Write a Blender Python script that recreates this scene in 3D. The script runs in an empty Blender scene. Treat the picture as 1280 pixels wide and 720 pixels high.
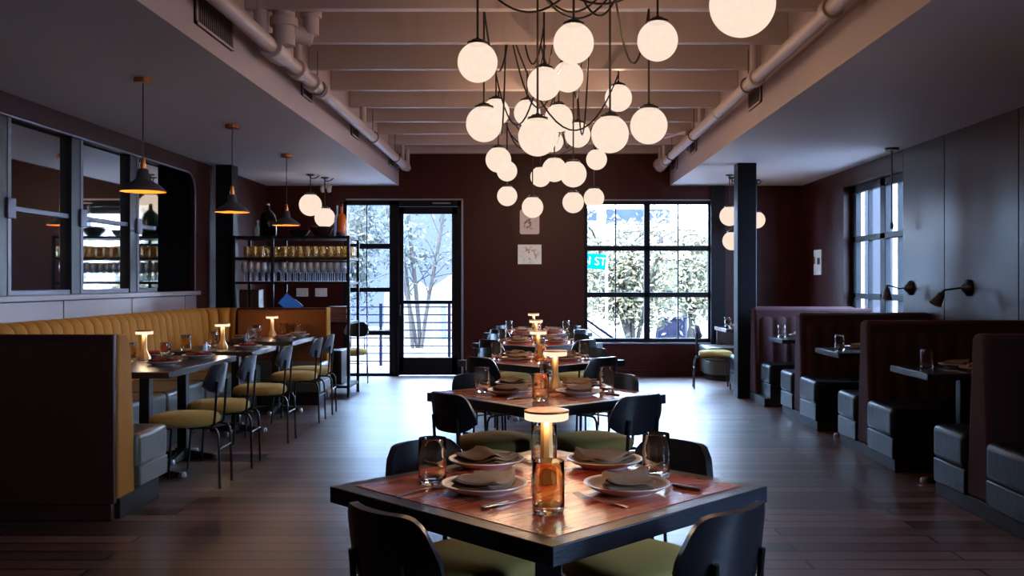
import bpy, bmesh, math, random
from mathutils import Vector, Matrix, noise
random.seed(7)
PI = math.pi
EXPF = 3.3   # exposure factor
S = bpy.context.scene
C = S.collection
H = 1.36            # camera height
F = 1190.0          # focal length in pixels of the 1280 frame
VX, VY = 668.0, 352.0
XW = 3.85           # half width of the room
YB = 13.7           # back wall
def BX(px, d=YB): return (px - VX) * d / F
def BZ(py, d=YB): return H + (VY - py) * d / F

# ------------------------------------------------------------------ helpers
def lin(c):
    return tuple(((v / 255.0) / 12.92 if v / 255.0 <= .04045 else ((v / 255.0 + .055) / 1.055) ** 2.4) for v in c)

class MB:
    def __init__(s): s.bm = bmesh.new()
    def box(s, x0, x1, y0, y1, z0, z1, mi=0):
        vs = [s.bm.verts.new((x, y, z)) for z in (z0, z1) for y in (y0, y1) for x in (x0, x1)]
        for f in ((0, 2, 3, 1), (4, 5, 7, 6), (0, 1, 5, 4), (2, 6, 7, 3), (0, 4, 6, 2), (1, 3, 7, 5)):
            s.bm.faces.new([vs[i] for i in f]).material_index = mi
        return s
    def obox(s, c, size, rz=0, M=None):
        m = M or Matrix.Rotation(rz, 4, 'Z')
        vs = []
        for dz in (-.5, .5):
            for dy in (-.5, .5):
                for dx in (-.5, .5):
                    vs.append(s.bm.verts.new(Vector(c) + (m @ Vector((dx * size[0], dy * size[1], dz * size[2])))))
        for f in ((0, 2, 3, 1), (4, 5, 7, 6), (0, 1, 5, 4), (2, 6, 7, 3), (0, 4, 6, 2), (1, 3, 7, 5)):
            s.bm.faces.new([vs[i] for i in f])
        return s
    def lathe(s, prof, seg=24, c=(0, 0, 0), M=None, close=False):
        rings = []
        for r, z in prof:
            if r < 1e-6:
                v = Vector((0, 0, z)); v = (M @ v) if M else v
                rings.append([s.bm.verts.new(v + Vector(c))])
            else:
                ring = []
                for k in range(seg):
                    a = 2 * PI * k / seg
                    v = Vector((r * math.cos(a), r * math.sin(a), z)); v = (M @ v) if M else v
                    ring.append(s.bm.verts.new(v + Vector(c)))
                rings.append(ring)
        n = len(rings)
        for i in range(n if close else n - 1):
            a, b = rings[i], rings[(i + 1) % n]
            for k in range(seg):
                k2 = (k + 1) % seg
                if len(a) == 1 and len(b) == 1: continue
                if len(a) == 1: s.bm.faces.new((a[0], b[k2], b[k]))
                elif len(b) == 1: s.bm.faces.new((a[k], a[k2], b[0]))
                else: s.bm.faces.new((a[k], a[k2], b[k2], b[k]))
        return s
    def cyl(s, p0, p1, r, seg=12, r1=None):
        p0, p1 = Vector(p0), Vector(p1); d = p1 - p0
        M = d.to_track_quat('Z', 'Y').to_matrix().to_4x4(); L = d.length
        return s.lathe([(0, 0), (r, 0), (r if r1 is None else r1, L), (0, L)], seg, p0, M)
    def tube(s, pts, r, seg=8):
        pts = [Vector(p) for p in pts]; rings = []
        up = Vector((0.123, .317, .94)).normalized()
        for i, p in enumerate(pts):
            t = (pts[min(i + 1, len(pts) - 1)] - pts[max(i - 1, 0)]).normalized()
            u = up - t * up.dot(t)
            if u.length < .05: u = Vector((1, 0, 0)) - t * t.x
            u.normalize(); up = u; w = t.cross(u)
            rings.append([s.bm.verts.new(p + (u * math.cos(2 * PI * k / seg) + w * math.sin(2 * PI * k / seg)) * r) for k in range(seg)])
        for a, b in zip(rings, rings[1:]):
            for k in range(seg):
                s.bm.faces.new((a[k], a[(k + 1) % seg], b[(k + 1) % seg], b[k]))
        s.bm.faces.new(rings[0][::-1]); s.bm.faces.new(rings[-1])
        return s
    def prism(s, pts, axis, a0, a1):
        """outline pts in the plane across axis ('x': pts=(y,z), 'y': pts=(x,z), 'z': pts=(x,y))"""
        def P(p, a): return {'x': (a, p[0], p[1]), 'y': (p[0], a, p[1]), 'z': (p[0], p[1], a)}[axis]
        A = [s.bm.verts.new(P(p, a0)) for p in pts]; B = [s.bm.verts.new(P(p, a1)) for p in pts]
        n = len(pts)
        s.bm.faces.new(A); s.bm.faces.new(B[::-1])
        for i in range(n): s.bm.faces.new((A[i], B[i], B[(i + 1) % n], A[(i + 1) % n]))
        return s
    def grid(s, rows, closed=False):
        V = [[s.bm.verts.new(p) for p in r] for r in rows]
        for a, b in zip(V, V[1:]):
            n = len(a)
            for k in range(n if closed else n - 1):
                s.bm.faces.new((a[k], a[(k + 1) % n], b[(k + 1) % n], b[k]))
        return V
    def xform(s, M): s.bm.transform(M); return s
    def build(s, name, m=None, parent=None, bevel=0, smooth=True, seg=2, loc=None, ang=35):
        bmesh.ops.recalc_face_normals(s.bm, faces=s.bm.faces)
        me = bpy.data.meshes.new(name); s.bm.to_mesh(me); s.bm.free()
        if smooth:
            me.polygons.foreach_set('use_smooth', [True] * len(me.polygons))
            me.set_sharp_from_angle(angle=math.radians(ang))
        for mm in (m if isinstance(m, (list, tuple)) else [m]):
            if mm: me.materials.append(mm)
        o = bpy.data.objects.new(name, me); C.objects.link(o)
        if parent: o.parent = parent
        if loc: o.location = loc
        if bevel:
            b = o.modifiers.new('edge', 'BEVEL'); b.width = bevel; b.segments = seg; b.limit_method = 'ANGLE'; b.angle_limit = math.radians(40)
        return o

def tag(o, label=None, cat=None, group=None, kind=None):
    if label: o['label'] = label
    if cat: o['category'] = cat
    if group: o['group'] = group
    if kind: o['kind'] = kind
    return o
def thing(name, label, cat, loc=(0, 0, 0), rz=0, group=None, kind=None):
    o = bpy.data.objects.new(name, None); C.objects.link(o)
    o.empty_display_size = .1
    o.location = loc; o.rotation_euler = (0, 0, rz)
    return tag(o, label, cat, group, kind)
def struct(o, label=None): 
    o['kind'] = 'structure'
    return o
def dup(root, loc=None, rz=None, label=None, group=None):
    def cp(o, par):
        c = o.copy(); C.objects.link(c); c.parent = par
        for ch in KIDS.get(o, []) or [x for x in o.children]: cp(ch, c)
        return c
    r = cp(root, None)
    if loc is not None: r.location = loc
    if rz is not None: r.rotation_euler = (0, 0, rz)
    if label: r['label'] = label
    if group: r['group'] = group
    return r
KIDS = {}

# ------------------------------------------------------------------ materials
def nodes(name):
    m = bpy.data.materials.new(name); m.use_nodes = True
    nt = m.node_tree; nt.nodes.clear()
    return m, nt, nt.nodes.new, nt.links.new
def setin(n, **k):
    for a, v in k.items():
        n.inputs[a.replace('_', ' ')].default_value = v
def mat(name, col, rough=.5, metal=0., spec=.5, var=.12, scale=6., bump=0., bscale=60., coat=0., coat_r=.1, sheen=0., stretch=(1, 1, 1), sheen_r=.4):
    m, nt, N, L = nodes(name)
    out = N('ShaderNodeOutputMaterial'); p = N('ShaderNodeBsdfPrincipled')
    L(p.outputs[0], out.inputs[0])
    c = lin(col)
    tc = N('ShaderNodeTexCoord'); mp = N('ShaderNodeMapping'); mp.inputs['Scale'].default_value = stretch
    L(tc.outputs['Object'], mp.inputs['Vector'])
    no = N('ShaderNodeTexNoise'); setin(no, Scale=scale, Detail=4.); L(mp.outputs[0], no.inputs['Vector'])
    mx = N('ShaderNodeMix'); mx.data_type = 'RGBA'
    mx.inputs['A'].default_value = tuple(v * (1 - var) for v in c) + (1,)
    mx.inputs['B'].default_value = tuple(min(1, v * (1 + var)) for v in c) + (1,)
    L(no.outputs['Fac'], mx.inputs['Factor']); L(mx.outputs['Result'], p.inputs['Base Color'])
    setin(p, Roughness=rough, Metallic=metal)
    p.inputs['Specular IOR Level'].default_value = spec
    p.inputs['Coat Weight'].default_value = coat; p.inputs['Coat Roughness'].default_value = coat_r
    p.inputs['Sheen Weight'].default_value = sheen; p.inputs['Sheen Roughness'].default_value = sheen_r
    if sheen: p.inputs['Sheen Tint'].default_value = tuple(min(1, v * 2.2) for v in c) + (1,)
    if bump:
        n2 = N('ShaderNodeTexNoise'); setin(n2, Scale=bscale, Detail=3.); L(mp.outputs[0], n2.inputs['Vector'])
        b = N('ShaderNodeBump'); setin(b, Strength=bump, Distance=.01); L(n2.outputs['Fac'], b.inputs['Height']); L(b.outputs[0], p.inputs['Normal'])
    return m
def emit(name, col, strength, var=.06, scale=18):
    m, nt, N, L = nodes(name)
    out = N('ShaderNodeOutputMaterial'); e = N('ShaderNodeEmission')
    c = lin(col)
    tc = N('ShaderNodeTexCoord'); no = N('ShaderNodeTexNoise'); setin(no, Scale=scale, Detail=2.); L(tc.outputs['Object'], no.inputs['Vector'])
    mx = N('ShaderNodeMix'); mx.data_type = 'RGBA'
    mx.inputs['A'].default_value = tuple(v * (1 - var) for v in c) + (1,); mx.inputs['B'].default_value = tuple(v * (1 + var) for v in c) + (1,)
    L(no.outputs['Fac'], mx.inputs['Factor']); L(mx.outputs['Result'], e.inputs['Color']); e.inputs['Strength'].default_value = strength
    L(e.outputs[0], out.inputs[0])
    return m
def globe_mat():
    # milky glass shell: glows with the bulb inside, lets part of the bulb's light straight through
    m, nt, N, L = nodes('milky_globe_glass')
    out = N('ShaderNodeOutputMaterial'); e = N('ShaderNodeEmission'); t = N('ShaderNodeBsdfTransparent'); g = N('ShaderNodeBsdfGlossy')
    tc = N('ShaderNodeTexCoord'); no = N('ShaderNodeTexNoise'); setin(no, Scale=26., Detail=3.); L(tc.outputs['Object'], no.inputs['Vector'])
    mx = N('ShaderNodeMix'); mx.data_type = 'RGBA'
    a, b = lin((248, 219, 196)), lin((255, 238, 221))
    mx.inputs['A'].default_value = a + (1,); mx.inputs['B'].default_value = b + (1,)
    L(no.outputs['Fac'], mx.inputs['Factor']); L(mx.outputs['Result'], e.inputs['Color']); e.inputs['Strength'].default_value = 1.07 / EXPF
    t.inputs['Color'].default_value = (1, .93, .85, 1)
    g.inputs['Roughness'].default_value = .15
    m1 = N('ShaderNodeMixShader'); m1.inputs[0].default_value = .22; L(e.outputs[0], m1.inputs[1]); L(t.outputs[0], m1.inputs[2])
    m2 = N('ShaderNodeMixShader'); m2.inputs[0].default_value = .0; L(m1.outputs[0], m2.inputs[1]); L(g.outputs[0], m2.inputs[2])
    L(m2.outputs[0], out.inputs[0])
    return m
def thin_glass(name, tint=(1, 1, 1), refl=.06, rough=.01, haze=0.):
    m, nt, N, L = nodes(name)
    out = N('ShaderNodeOutputMaterial'); t = N('ShaderNodeBsdfTransparent'); g = N('ShaderNodeBsdfGlossy')
    t.inputs['Color'].default_value = tint + (1,); g.inputs['Roughness'].default_value = rough
    # thin sheet: Schlick reflectance, the same from both sides
    fr = N('ShaderNodeLayerWeight'); fr.inputs['Blend'].default_value = .5
    pw = N('ShaderNodeMath'); pw.operation = 'POWER'; pw.inputs[1].default_value = 5.; L(fr.outputs['Facing'], pw.inputs[0])
    mu = N('ShaderNodeMath'); mu.operation = 'MULTIPLY_ADD'; mu.inputs[1].default_value = 1 - refl; mu.inputs[2].default_value = refl; mu.use_clamp = True
    L(pw.outputs[0], mu.inputs[0])
    mx = N('ShaderNodeMixShader'); L(mu.outputs[0], mx.inputs[0]); L(t.outputs[0], mx.inputs[1]); L(g.outputs[0], mx.inputs[2])
    if haze:
        tr = N('ShaderNodeBsdfTranslucent'); tr.inputs['Color'].default_value = tint + (1,); df = N('ShaderNodeBsdfDiffuse'); df.inputs['Color'].default_value = tint + (1,)
        h1 = N('ShaderNodeMixShader'); L(tr.outputs[0], h1.inputs[1]); L(df.outputs[0], h1.inputs[2])
        h2 = N('ShaderNodeMixShader'); h2.inputs[0].default_value = haze; L(mx.outputs[0], h2.inputs[1]); L(h1.outputs[0], h2.inputs[2]); L(h2.outputs[0], out.inputs[0])
    else:
        L(mx.outputs[0], out.inputs[0])
    return m
def glass(name, col, rough=.02, ior=1.45):
    m, nt, N, L = nodes(name)
    out = N('ShaderNodeOutputMaterial'); p = N('ShaderNodeBsdfPrincipled'); L(p.outputs[0], out.inputs[0])
    p.inputs['Base Color'].default_value = lin(col) + (1,); p.inputs['Transmission Weight'].default_value = 1
    setin(p, Roughness=rough, IOR=ior)
    tc = N('ShaderNodeTexCoord'); n2 = N('ShaderNodeTexNoise'); setin(n2, Scale=22., Detail=2.); L(tc.outputs['Object'], n2.inputs['Vector'])
    b = N('ShaderNodeBump'); setin(b, Strength=.12, Distance=.01); L(n2.outputs['Fac'], b.inputs['Height']); L(b.outputs[0], p.inputs['Normal'])
    return m
def plank_mat(name, cols, bw, bh, rough, rough_v=.12, mortar=.004, rot=0, grain=(3, 60, 3), spec=.5, bump=.25, mortar_col=(8, 6, 6), coat=0., grain_amt=.55, offset=.37):
    m, nt, N, L = nodes(name)
    out = N('ShaderNodeOutputMaterial'); p = N('ShaderNodeBsdfPrincipled'); L(p.outputs[0], out.inputs[0])
    tc = N('ShaderNodeTexCoord'); mp = N('ShaderNodeMapping'); mp.inputs['Rotation'].default_value = (0, 0, rot)
    L(tc.outputs['Object'], mp.inputs['Vector'])
    br = N('ShaderNodeTexBrick'); br.offset = offset; br.squash = 1
    setin(br, Scale=1., Bias=0.); br.inputs['Mortar Size'].default_value = mortar; br.inputs['Mortar Smooth'].default_value = .2
    br.inputs['Brick Width'].default_value = bw; br.inputs['Row Height'].default_value = bh
    br.inputs['Color1'].default_value = (0, 0, 0, 1); br.inputs['Color2'].default_value = (1, 1, 1, 1); br.inputs['Mortar'].default_value = (.5, .5, .5, 1)
    L(mp.outputs[0], br.inputs['Vector'])
    cr = N('ShaderNodeValToRGB'); els = cr.color_ramp.elements
    for i, c in enumerate(cols):
        e = els[i] if i < 2 else els.new(i / (len(cols) - 1))
        e.position = i / (len(cols) - 1); e.color = lin(c) + (1,)
    L(br.outputs['Color'], cr.inputs[0])
    m2 = N('ShaderNodeMapping'); m2.inputs['Scale'].default_value = grain; L(mp.outputs[0], m2.inputs['Vector'])
    no = N('ShaderNodeTexNoise'); setin(no, Scale=1., Detail=6., Roughness=.65, Distortion=.6); L(m2.outputs[0], no.inputs['Vector'])
    mr = N('ShaderNodeMapRange'); setin(mr, To_Min=1 - grain_amt, To_Max=1 + grain_amt); mr.inputs['From Min'].default_value = .3; mr.inputs['From Max'].default_value = .7
    L(no.outputs['Fac'], mr.inputs['Value'])
    mu = N('ShaderNodeMix'); mu.data_type = 'RGBA'; mu.blend_type = 'MULTIPLY'; mu.inputs['Factor'].default_value = 1
    L(cr.outputs[0], mu.inputs['A']); L(mr.outputs['Result'], mu.inputs['B'])
    mo = N('ShaderNodeMix'); mo.data_type = 'RGBA'; mo.inputs['B'].default_value = lin(mortar_col) + (1,)
    L(br.outputs['Fac'], mo.inputs['Factor']); L(mu.outputs['Result'], mo.inputs['A'])
    L(mo.outputs['Result'], p.inputs['Base Color'])
    rr = N('ShaderNodeMapRange'); setin(rr, To_Min=rough - rough_v, To_Max=rough + rough_v); L(no.outputs['Fac'], rr.inputs['Value']); L(rr.outputs['Result'], p.inputs['Roughness'])
    p.inputs['Specular IOR Level'].default_value = spec
    p.inputs['Coat Weight'].default_value = coat; p.inputs['Coat Roughness'].default_value = .15
    sb = N('ShaderNodeMath'); sb.operation = 'SUBTRACT'; L(no.outputs['Fac'], sb.inputs[0]); L(br.outputs['Fac'], sb.inputs[1])
    b = N('ShaderNodeBump'); setin(b, Strength=bump, Distance=.004); L(sb.outputs[0], b.inputs['Height']); L(b.outputs[0], p.inputs['Normal'])
    return m
def leaf_mat(name, c1, c2):
    m, nt, N, L = nodes(name)
    out = N('ShaderNodeOutputMaterial'); d = N('ShaderNodeBsdfDiffuse'); t = N('ShaderNodeBsdfTranslucent')
    tc = N('ShaderNodeTexCoord'); no = N('ShaderNodeTexNoise'); setin(no, Scale=2.5, Detail=3.); L(tc.outputs['Object'], no.inputs['Vector'])
    mx = N('ShaderNodeMix'); mx.data_type = 'RGBA'; mx.inputs['A'].default_value = lin(c1) + (1,); mx.inputs['B'].default_value = lin(c2) + (1,)
    mr = N('ShaderNodeMapRange'); mr.inputs['From Min'].default_value = .35; mr.inputs['From Max'].default_value = .65
    L(no.outputs['Fac'], mr.inputs['Value']); L(mr.outputs['Result'], mx.inputs['Factor'])
    L(mx.outputs['Result'], d.inputs['Color']); L(mx.outputs['Result'], t.inputs['Color'])
    s = N('ShaderNodeMixShader'); s.inputs[0].default_value = .35; L(d.outputs[0], s.inputs[1]); L(t.outputs[0], s.inputs[2]); L(s.outputs[0], out.inputs[0])
    return m
def sketch_mat(name, paper, ink1, ink2, seed):
    m, nt, N, L = nodes(name)
    out = N('ShaderNodeOutputMaterial'); p = N('ShaderNodeBsdfPrincipled'); L(p.outputs[0], out.inputs[0]); p.inputs['Roughness'].default_value = .6
    tc = N('ShaderNodeTexCoord'); mp = N('ShaderNodeMapping'); mp.inputs['Location'].default_value = (seed, seed * 2, 0); L(tc.outputs['Object'], mp.inputs['Vector'])
    no = N('ShaderNodeTexNoise'); setin(no, Scale=11., Detail=3., Distortion=1.2); L(mp.outputs[0], no.inputs['Vector'])
    ln = N('ShaderNodeVectorMath'); ln.operation = 'LENGTH'; sc = N('ShaderNodeVectorMath'); sc.operation = 'MULTIPLY'; sc.inputs[1].default_value = (6.2, 0, 7.5)
    L(tc.outputs['Object'], sc.inputs[0]); L(sc.outputs[0], ln.inputs[0])
    fa = N('ShaderNodeMapRange'); fa.inputs['From Min'].default_value = .45; fa.inputs['From Max'].default_value = 1.; setin(fa, To_Min=1., To_Max=0.)
    L(ln.outputs['Value'], fa.inputs['Value'])
    r = N('ShaderNodeMapRange'); r.inputs['From Min'].default_value = .5; r.inputs['From Max'].default_value = .6; L(no.outputs['Fac'], r.inputs['Value'])
    mu = N('ShaderNodeMath'); mu.operation = 'MULTIPLY'; L(fa.outputs['Result'], mu.inputs[0]); L(r.outputs['Result'], mu.inputs[1])
    n2 = N('ShaderNodeTexNoise'); setin(n2, Scale=30., Detail=2.); L(mp.outputs[0], n2.inputs['Vector'])
    ink = N('ShaderNodeMix'); ink.data_type = 'RGBA'; ink.inputs['A'].default_value = lin(ink1) + (1,); ink.inputs['B'].default_value = lin(ink2) + (1,); L(n2.outputs['Fac'], ink.inputs['Factor'])
    mx = N('ShaderNodeMix'); mx.data_type = 'RGBA'; mx.inputs['A'].default_value = lin(paper) + (1,); L(ink.outputs['Result'], mx.inputs['B']); L(mu.outputs[0], mx.inputs['Factor'])
    L(mx.outputs['Result'], p.inputs['Base Color'])
    return m

M = {}
M['floor'] = plank_mat('dark_oak_planks', [(46, 31, 29), (82, 58, 53), (106, 80, 74), (60, 42, 39)], 2.1, 0.15, .36, .05, .009, bump=.16, coat=.0, spec=.5, grain_amt=.38, mortar_col=(3, 2, 2))
M['maroon'] = mat('maroon_wall_paint', (56, 18, 15), .4, spec=.25, var=.15, scale=1.5, bump=.05, bscale=12, stretch=(6, 1, .4))
M['umber'] = mat('dark_umber_panel', (58, 41, 31), .3, spec=.2, var=.2, scale=2., bump=.03, bscale=14, stretch=(1, 10, .4))
M['leftwood'] = mat('dark_red_wood', (56, 26, 22), .5, spec=.12, var=.25, scale=2.5, stretch=(1, 1, 5))
M['wainscot'] = mat('smoked_wood_board', (118, 104, 108), .34, spec=.6, var=.2, scale=2., stretch=(1, .6, 6))
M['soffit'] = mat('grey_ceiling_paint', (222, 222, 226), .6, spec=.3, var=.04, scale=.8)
M['blush'] = mat('blush_white_paint', (172, 158, 160), .5, spec=.4, var=.06, scale=1.2)
M['blush_dark'] = mat('vent_grey_paint', (84, 72, 74), .5, var=.1)
M['frame'] = mat('blue_black_metal', (15, 17, 24), .45, metal=0., spec=.16, var=.1)
M['steel'] = mat('grey_steel_frame', (150, 150, 162), .35, metal=.7, var=.1)
M['sash'] = mat('dark_steel_sash', (92, 92, 100), .4, metal=.6, var=.1)
M['pane'] = thin_glass('clear_window_glass', (1, 1, 1), .05)
M['tumbler'] = glass('amber_tumbler_glass', (255, 252, 241), .015)
M['tumbler_dark'] = glass('deep_amber_glass', (252, 234, 194), .02)
M['wine'] = thin_glass('clear_stemware', (.74, .87, 1), .4, .12, .4)
M['shelf_tumbler'] = thin_glass('amber_stemless', (.95, .80, .45), .3, .12, .1)
M['black'] = mat('black_metal', (12, 12, 15), .36, metal=.0, spec=.45, var=.1)
M['backrest'] = mat('black_satin_shell', (20, 22, 30), .3, spec=.6, var=.15, bump=.03, bscale=150)
M['olive'] = mat('olive_velvet', (150, 128, 72), .85, spec=.2, var=.14, scale=8, bump=.06, bscale=220, sheen=.35)
M['gold'] = mat('gold_velvet', (158, 110, 46), .8, spec=.2, var=.16, scale=7, bump=.06, bscale=200, sheen=.3)
M['goldback'] = mat('brown_gold_velvet', (124, 74, 36), .8, spec=.2, var=.18, scale=6, bump=.06, bscale=200, sheen=.2)
M['brownpanel'] = mat('dark_brown_panel', (56, 28, 20), .42, spec=.5, var=.25, scale=3, stretch=(6, 1, .5))
M['leather'] = mat('grey_green_leather', (80, 81, 74), .32, spec=.5, var=.12, scale=5, bump=.12, bscale=28)
M['navy'] = mat('black_navy_leather', (15, 17, 27), .4, spec=.22, var=.15, scale=5, bump=.25, bscale=14)
M['mauve'] = mat('mauve_brown_velvet', (58, 36, 39), .8, spec=.12, var=.15, scale=7, bump=.06, bscale=180, sheen=.35)
M['plinth'] = mat('dark_plinth_board', (24, 18, 18), .6, spec=.25, var=.25, scale=5, stretch=(4, 4, 1))
M['tabletop'] = mat('black_stained_wood', (30, 26, 30), .26, spec=.85, var=.3, scale=3, bump=.05, bscale=30, stretch=(1, 8, 8))
M['tabletop2'] = mat('blue_black_oak', (28, 30, 42), .34, spec=.55, var=.35, scale=5, bump=.15, bscale=26, stretch=(1, 6, 6))
M['inlay'] = plank_mat('end_block_parquet', [(146, 54, 38), (184, 76, 50), (216, 112, 76), (164, 64, 44), (232, 148, 112)], .13, .032, .18, .04, .0006, grain=(8, 70, 8), bump=.05, mortar_col=(70, 30, 24), grain_amt=.14, spec=.55)
M['plate'] = mat('stone_glaze', (206, 190, 184), .3, spec=.5, var=.08, scale=20)
M['platein'] = mat('taupe_glaze', (150, 128, 118), .35, spec=.5, var=.1, scale=20)
M['napkin'] = mat('brown_linen', (126, 102, 84), .9, spec=.1, var=.16, scale=60, bump=.2, bscale=260)
M['rust'] = mat('rust_red_linen', (112, 50, 44), .9, spec=.1, var=.15, scale=60, bump=.2, bscale=260)
M['cutlery'] = mat('brushed_steel', (178, 172, 170), .24, metal=1, var=.06)
M['handle'] = mat('dark_wood_handle', (62, 44, 38), .4, var=.2)
M['brass'] = mat('warm_brass', (214, 168, 108), .32, metal=.55, spec=.6, var=.05)
M['lampglow'] = emit('lamp_diffuser', (255, 226, 190), 1.2 / EXPF, .03)
M['copper'] = mat('copper', (190, 118, 70), .3, metal=.9, var=.08)
M['shade_black'] = mat('matt_black_shade', (66, 64, 68), .55, spec=.4, var=.1)
M['shade_in'] = mat('copper_inner', (214, 132, 56), .4, metal=.35, var=.1)
M['warmbulb'] = emit('warm_bulb', (255, 190, 110), 2.2 / EXPF)
M['globe'] = globe_mat()
M['cord'] = mat('black_cord', (24, 18, 18), .6, var=.1)
M['art1'] = sketch_mat('sketch_paper', (236, 208, 190), (84, 58, 46), (150, 116, 96), 1.3)
M['art2'] = sketch_mat('print_paper', (246, 228, 202), (120, 80, 52), (178, 130, 80), 4.1)
M['white'] = mat('white_plastic', (214, 208, 204), .4, var=.03)
M['smokeglass'] = mat('dark_reflective_glass', (10, 9, 10), .03, spec=1., var=.05)
M['smokeglass'].node_tree.nodes['Principled BSDF'].inputs['IOR'].default_value = 3.6
M['curtain'] = mat('black_cloth', (9, 9, 11), .9, var=.2, spec=0.)
M['oldbottle'] = glass('dark_green_glass', (60, 74, 66), .03)
M['orange'] = glass('orange_liquor_glass', (255, 150, 30), .05)
M['orange_liq'] = mat('orange_liquid', (226, 106, 18), .2, spec=.5, var=.1)
M['woodbowl'] = mat('dark_wooden_bowl', (46, 28, 22), .4, spec=.5, var=.25, stretch=(1, 1, 6))
M['boards'] = plank_mat('brown_board_stack', [(104, 66, 56), (128, 84, 72), (90, 58, 50)], 4., .022, .5, .05, .002, bump=.2)
M['screen'] = emit('lit_blue_screen', (58, 104, 190), .4 / EXPF, .3, 9)
M['ground'] = mat('pale_concrete', (92, 92, 96), .8, var=.06, scale=.8, spec=0.)
M['building'] = mat('white_stucco', (232, 230, 230), .8, var=.03, spec=0.)
M['blueglass'] = mat('blue_strip_window', (40, 46, 60), .6, var=.35, scale=1.2, spec=0.)
M['roof'] = mat('blue_grey_shingle', (38, 41, 56), .8, var=.12, scale=3, bump=.2, bscale=12, spec=0.)
M['gable'] = mat('peach_stucco', (112, 98, 88), .8, var=.03, spec=0.)
M['grey_gable'] = mat('speckled_white_roof', (84, 84, 90), .8, var=.2, scale=8, spec=0.)
M['leaf'] = leaf_mat('pale_leaves', (80, 78, 60), (118, 112, 92))
M['leaf2'] = leaf_mat('silver_leaves', (50, 54, 50), (86, 88, 82))
M['bark'] = mat('pale_bark', (58, 54, 50), .9, var=.3, scale=14, spec=0.)
M['rail'] = mat('blue_grey_rail', (16, 19, 32), .6, var=.1, spec=0.)
M['sign'] = mat('teal_sign', (0, 84, 92), .5, var=.05, spec=0.)
M['signtext'] = mat('white_sign_text', (150, 156, 156), .5, var=.02, spec=0.)
M['bin'] = mat('navy_container', (30, 32, 46), .7, var=.12, stretch=(30, 1, 1), spec=0.)
M['kerb'] = mat('grey_path', (50, 52, 58), .8, var=.06, spec=0.)
M['warm_green'] = M['olive']

# ------------------------------------------------------------------ room shell
struct(MB().box(-XW - .2, XW + .2, -3.2, YB + .2, -.12, 0).build('floor', M['floor'], smooth=False))
struct(MB().box(-XW - .2, XW + .2, -3.2, YB + .2, 3.56, 3.68).build('ceiling', M['blush'], smooth=False))
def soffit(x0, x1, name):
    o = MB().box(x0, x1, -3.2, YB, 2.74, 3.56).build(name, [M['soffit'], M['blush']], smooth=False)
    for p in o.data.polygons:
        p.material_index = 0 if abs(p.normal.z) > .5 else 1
    return struct(o)
soffit(-XW, -1.95, 'trim_1'); soffit(1.95, XW, 'trim_2')
for i in range(17):
    y = YB - .04 - .902 * i
    struct(MB().box(-1.95, 1.95, y - .04, y + .04, 3.196, 3.56).build('ceiling_joist', M['blush'], bevel=.006, smooth=False))
# back wall with door opening and window opening
dz1 = BZ(251); wx0, wx1 = BX(730.5), BX(888); wz0, wz1 = BZ(429), BZ(251)
sx0, dx1 = BX(429), BX(578)
bw = MB()
bw.box(-XW - .2, sx0, YB, YB + .2, 0, 3.56).box(sx0, dx1, YB, YB + .2, dz1, 3.56).box(dx1, wx0, YB, YB + .2, 0, 3.56)
bw.box(wx0, wx1, YB, YB + .2, 0, wz0).box(wx0, wx1, YB, YB + .2, wz1, 3.56).box(wx1, XW + .2, YB, YB + .2, 0, 3.56)
struct(bw.build('wall_back', M['maroon'], smooth=False))
# vertical batten lines and a pilaster at the back wall
for i, px in enumerate((596, 640, 690, 716)):
    pass
struct(MB().box(BX(888), BX(905.5), YB - .06, YB, 0, 2.74).build('trim_3', M['frame'], bevel=.004))
struct(MB().box(BX(576.8), BX(579.2), YB - .03, YB, 0, BZ(249)).box(BX(433), BX(579.2), YB - .03, YB, BZ(250.5), BZ(248.5)).build('trim_4', M['steel'], bevel=.002))
struct(MB().box(BX(730), BX(888), YB - .035, YB, BZ(430), BZ(428)).box(BX(738), BX(888), YB - .035, YB, BZ(251), BZ(249.4)).build('trim_5', M['steel'], bevel=.002))
# left wall
ly0, ly1, lz0, lz1 = 3.6, 10.78, 1.25, 2.575
lw = MB()
lw.box(-XW - .2, -XW, -3.2, YB, 0, lz0).box(-XW - .2, -XW, -3.2, YB, lz1, 3.56)
lw.box(-XW - .2, -XW, -3.2, ly0, lz0, lz1).box(-XW - .2, -XW, ly1, YB, lz0, lz1)
R = .22; pts = [(ly1, lz1)] + [(ly1 - R + R * math.cos(a), lz1 - R + R * math.sin(a)) for a in [PI / 2 * k / 8 for k in range(9)]]
lw.prism(pts, 'x', -XW - .2, -XW)
struct(lw.build('wall_left', M['leftwood'], smooth=False))
# thin bead round the opening, following the rounded corner
arc = [(-XW + .006, ly1 - R + R * math.cos(a), lz1 - R + R * math.sin(a)) for a in [PI / 2 * k / 8 for k in range(8, -1, -1)]]
struct(MB().tube([(-XW + .006, ly0, lz1)] + arc + [(-XW + .006, ly1, lz0)], .011, 6).build('trim_6', M['sash']))
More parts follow.
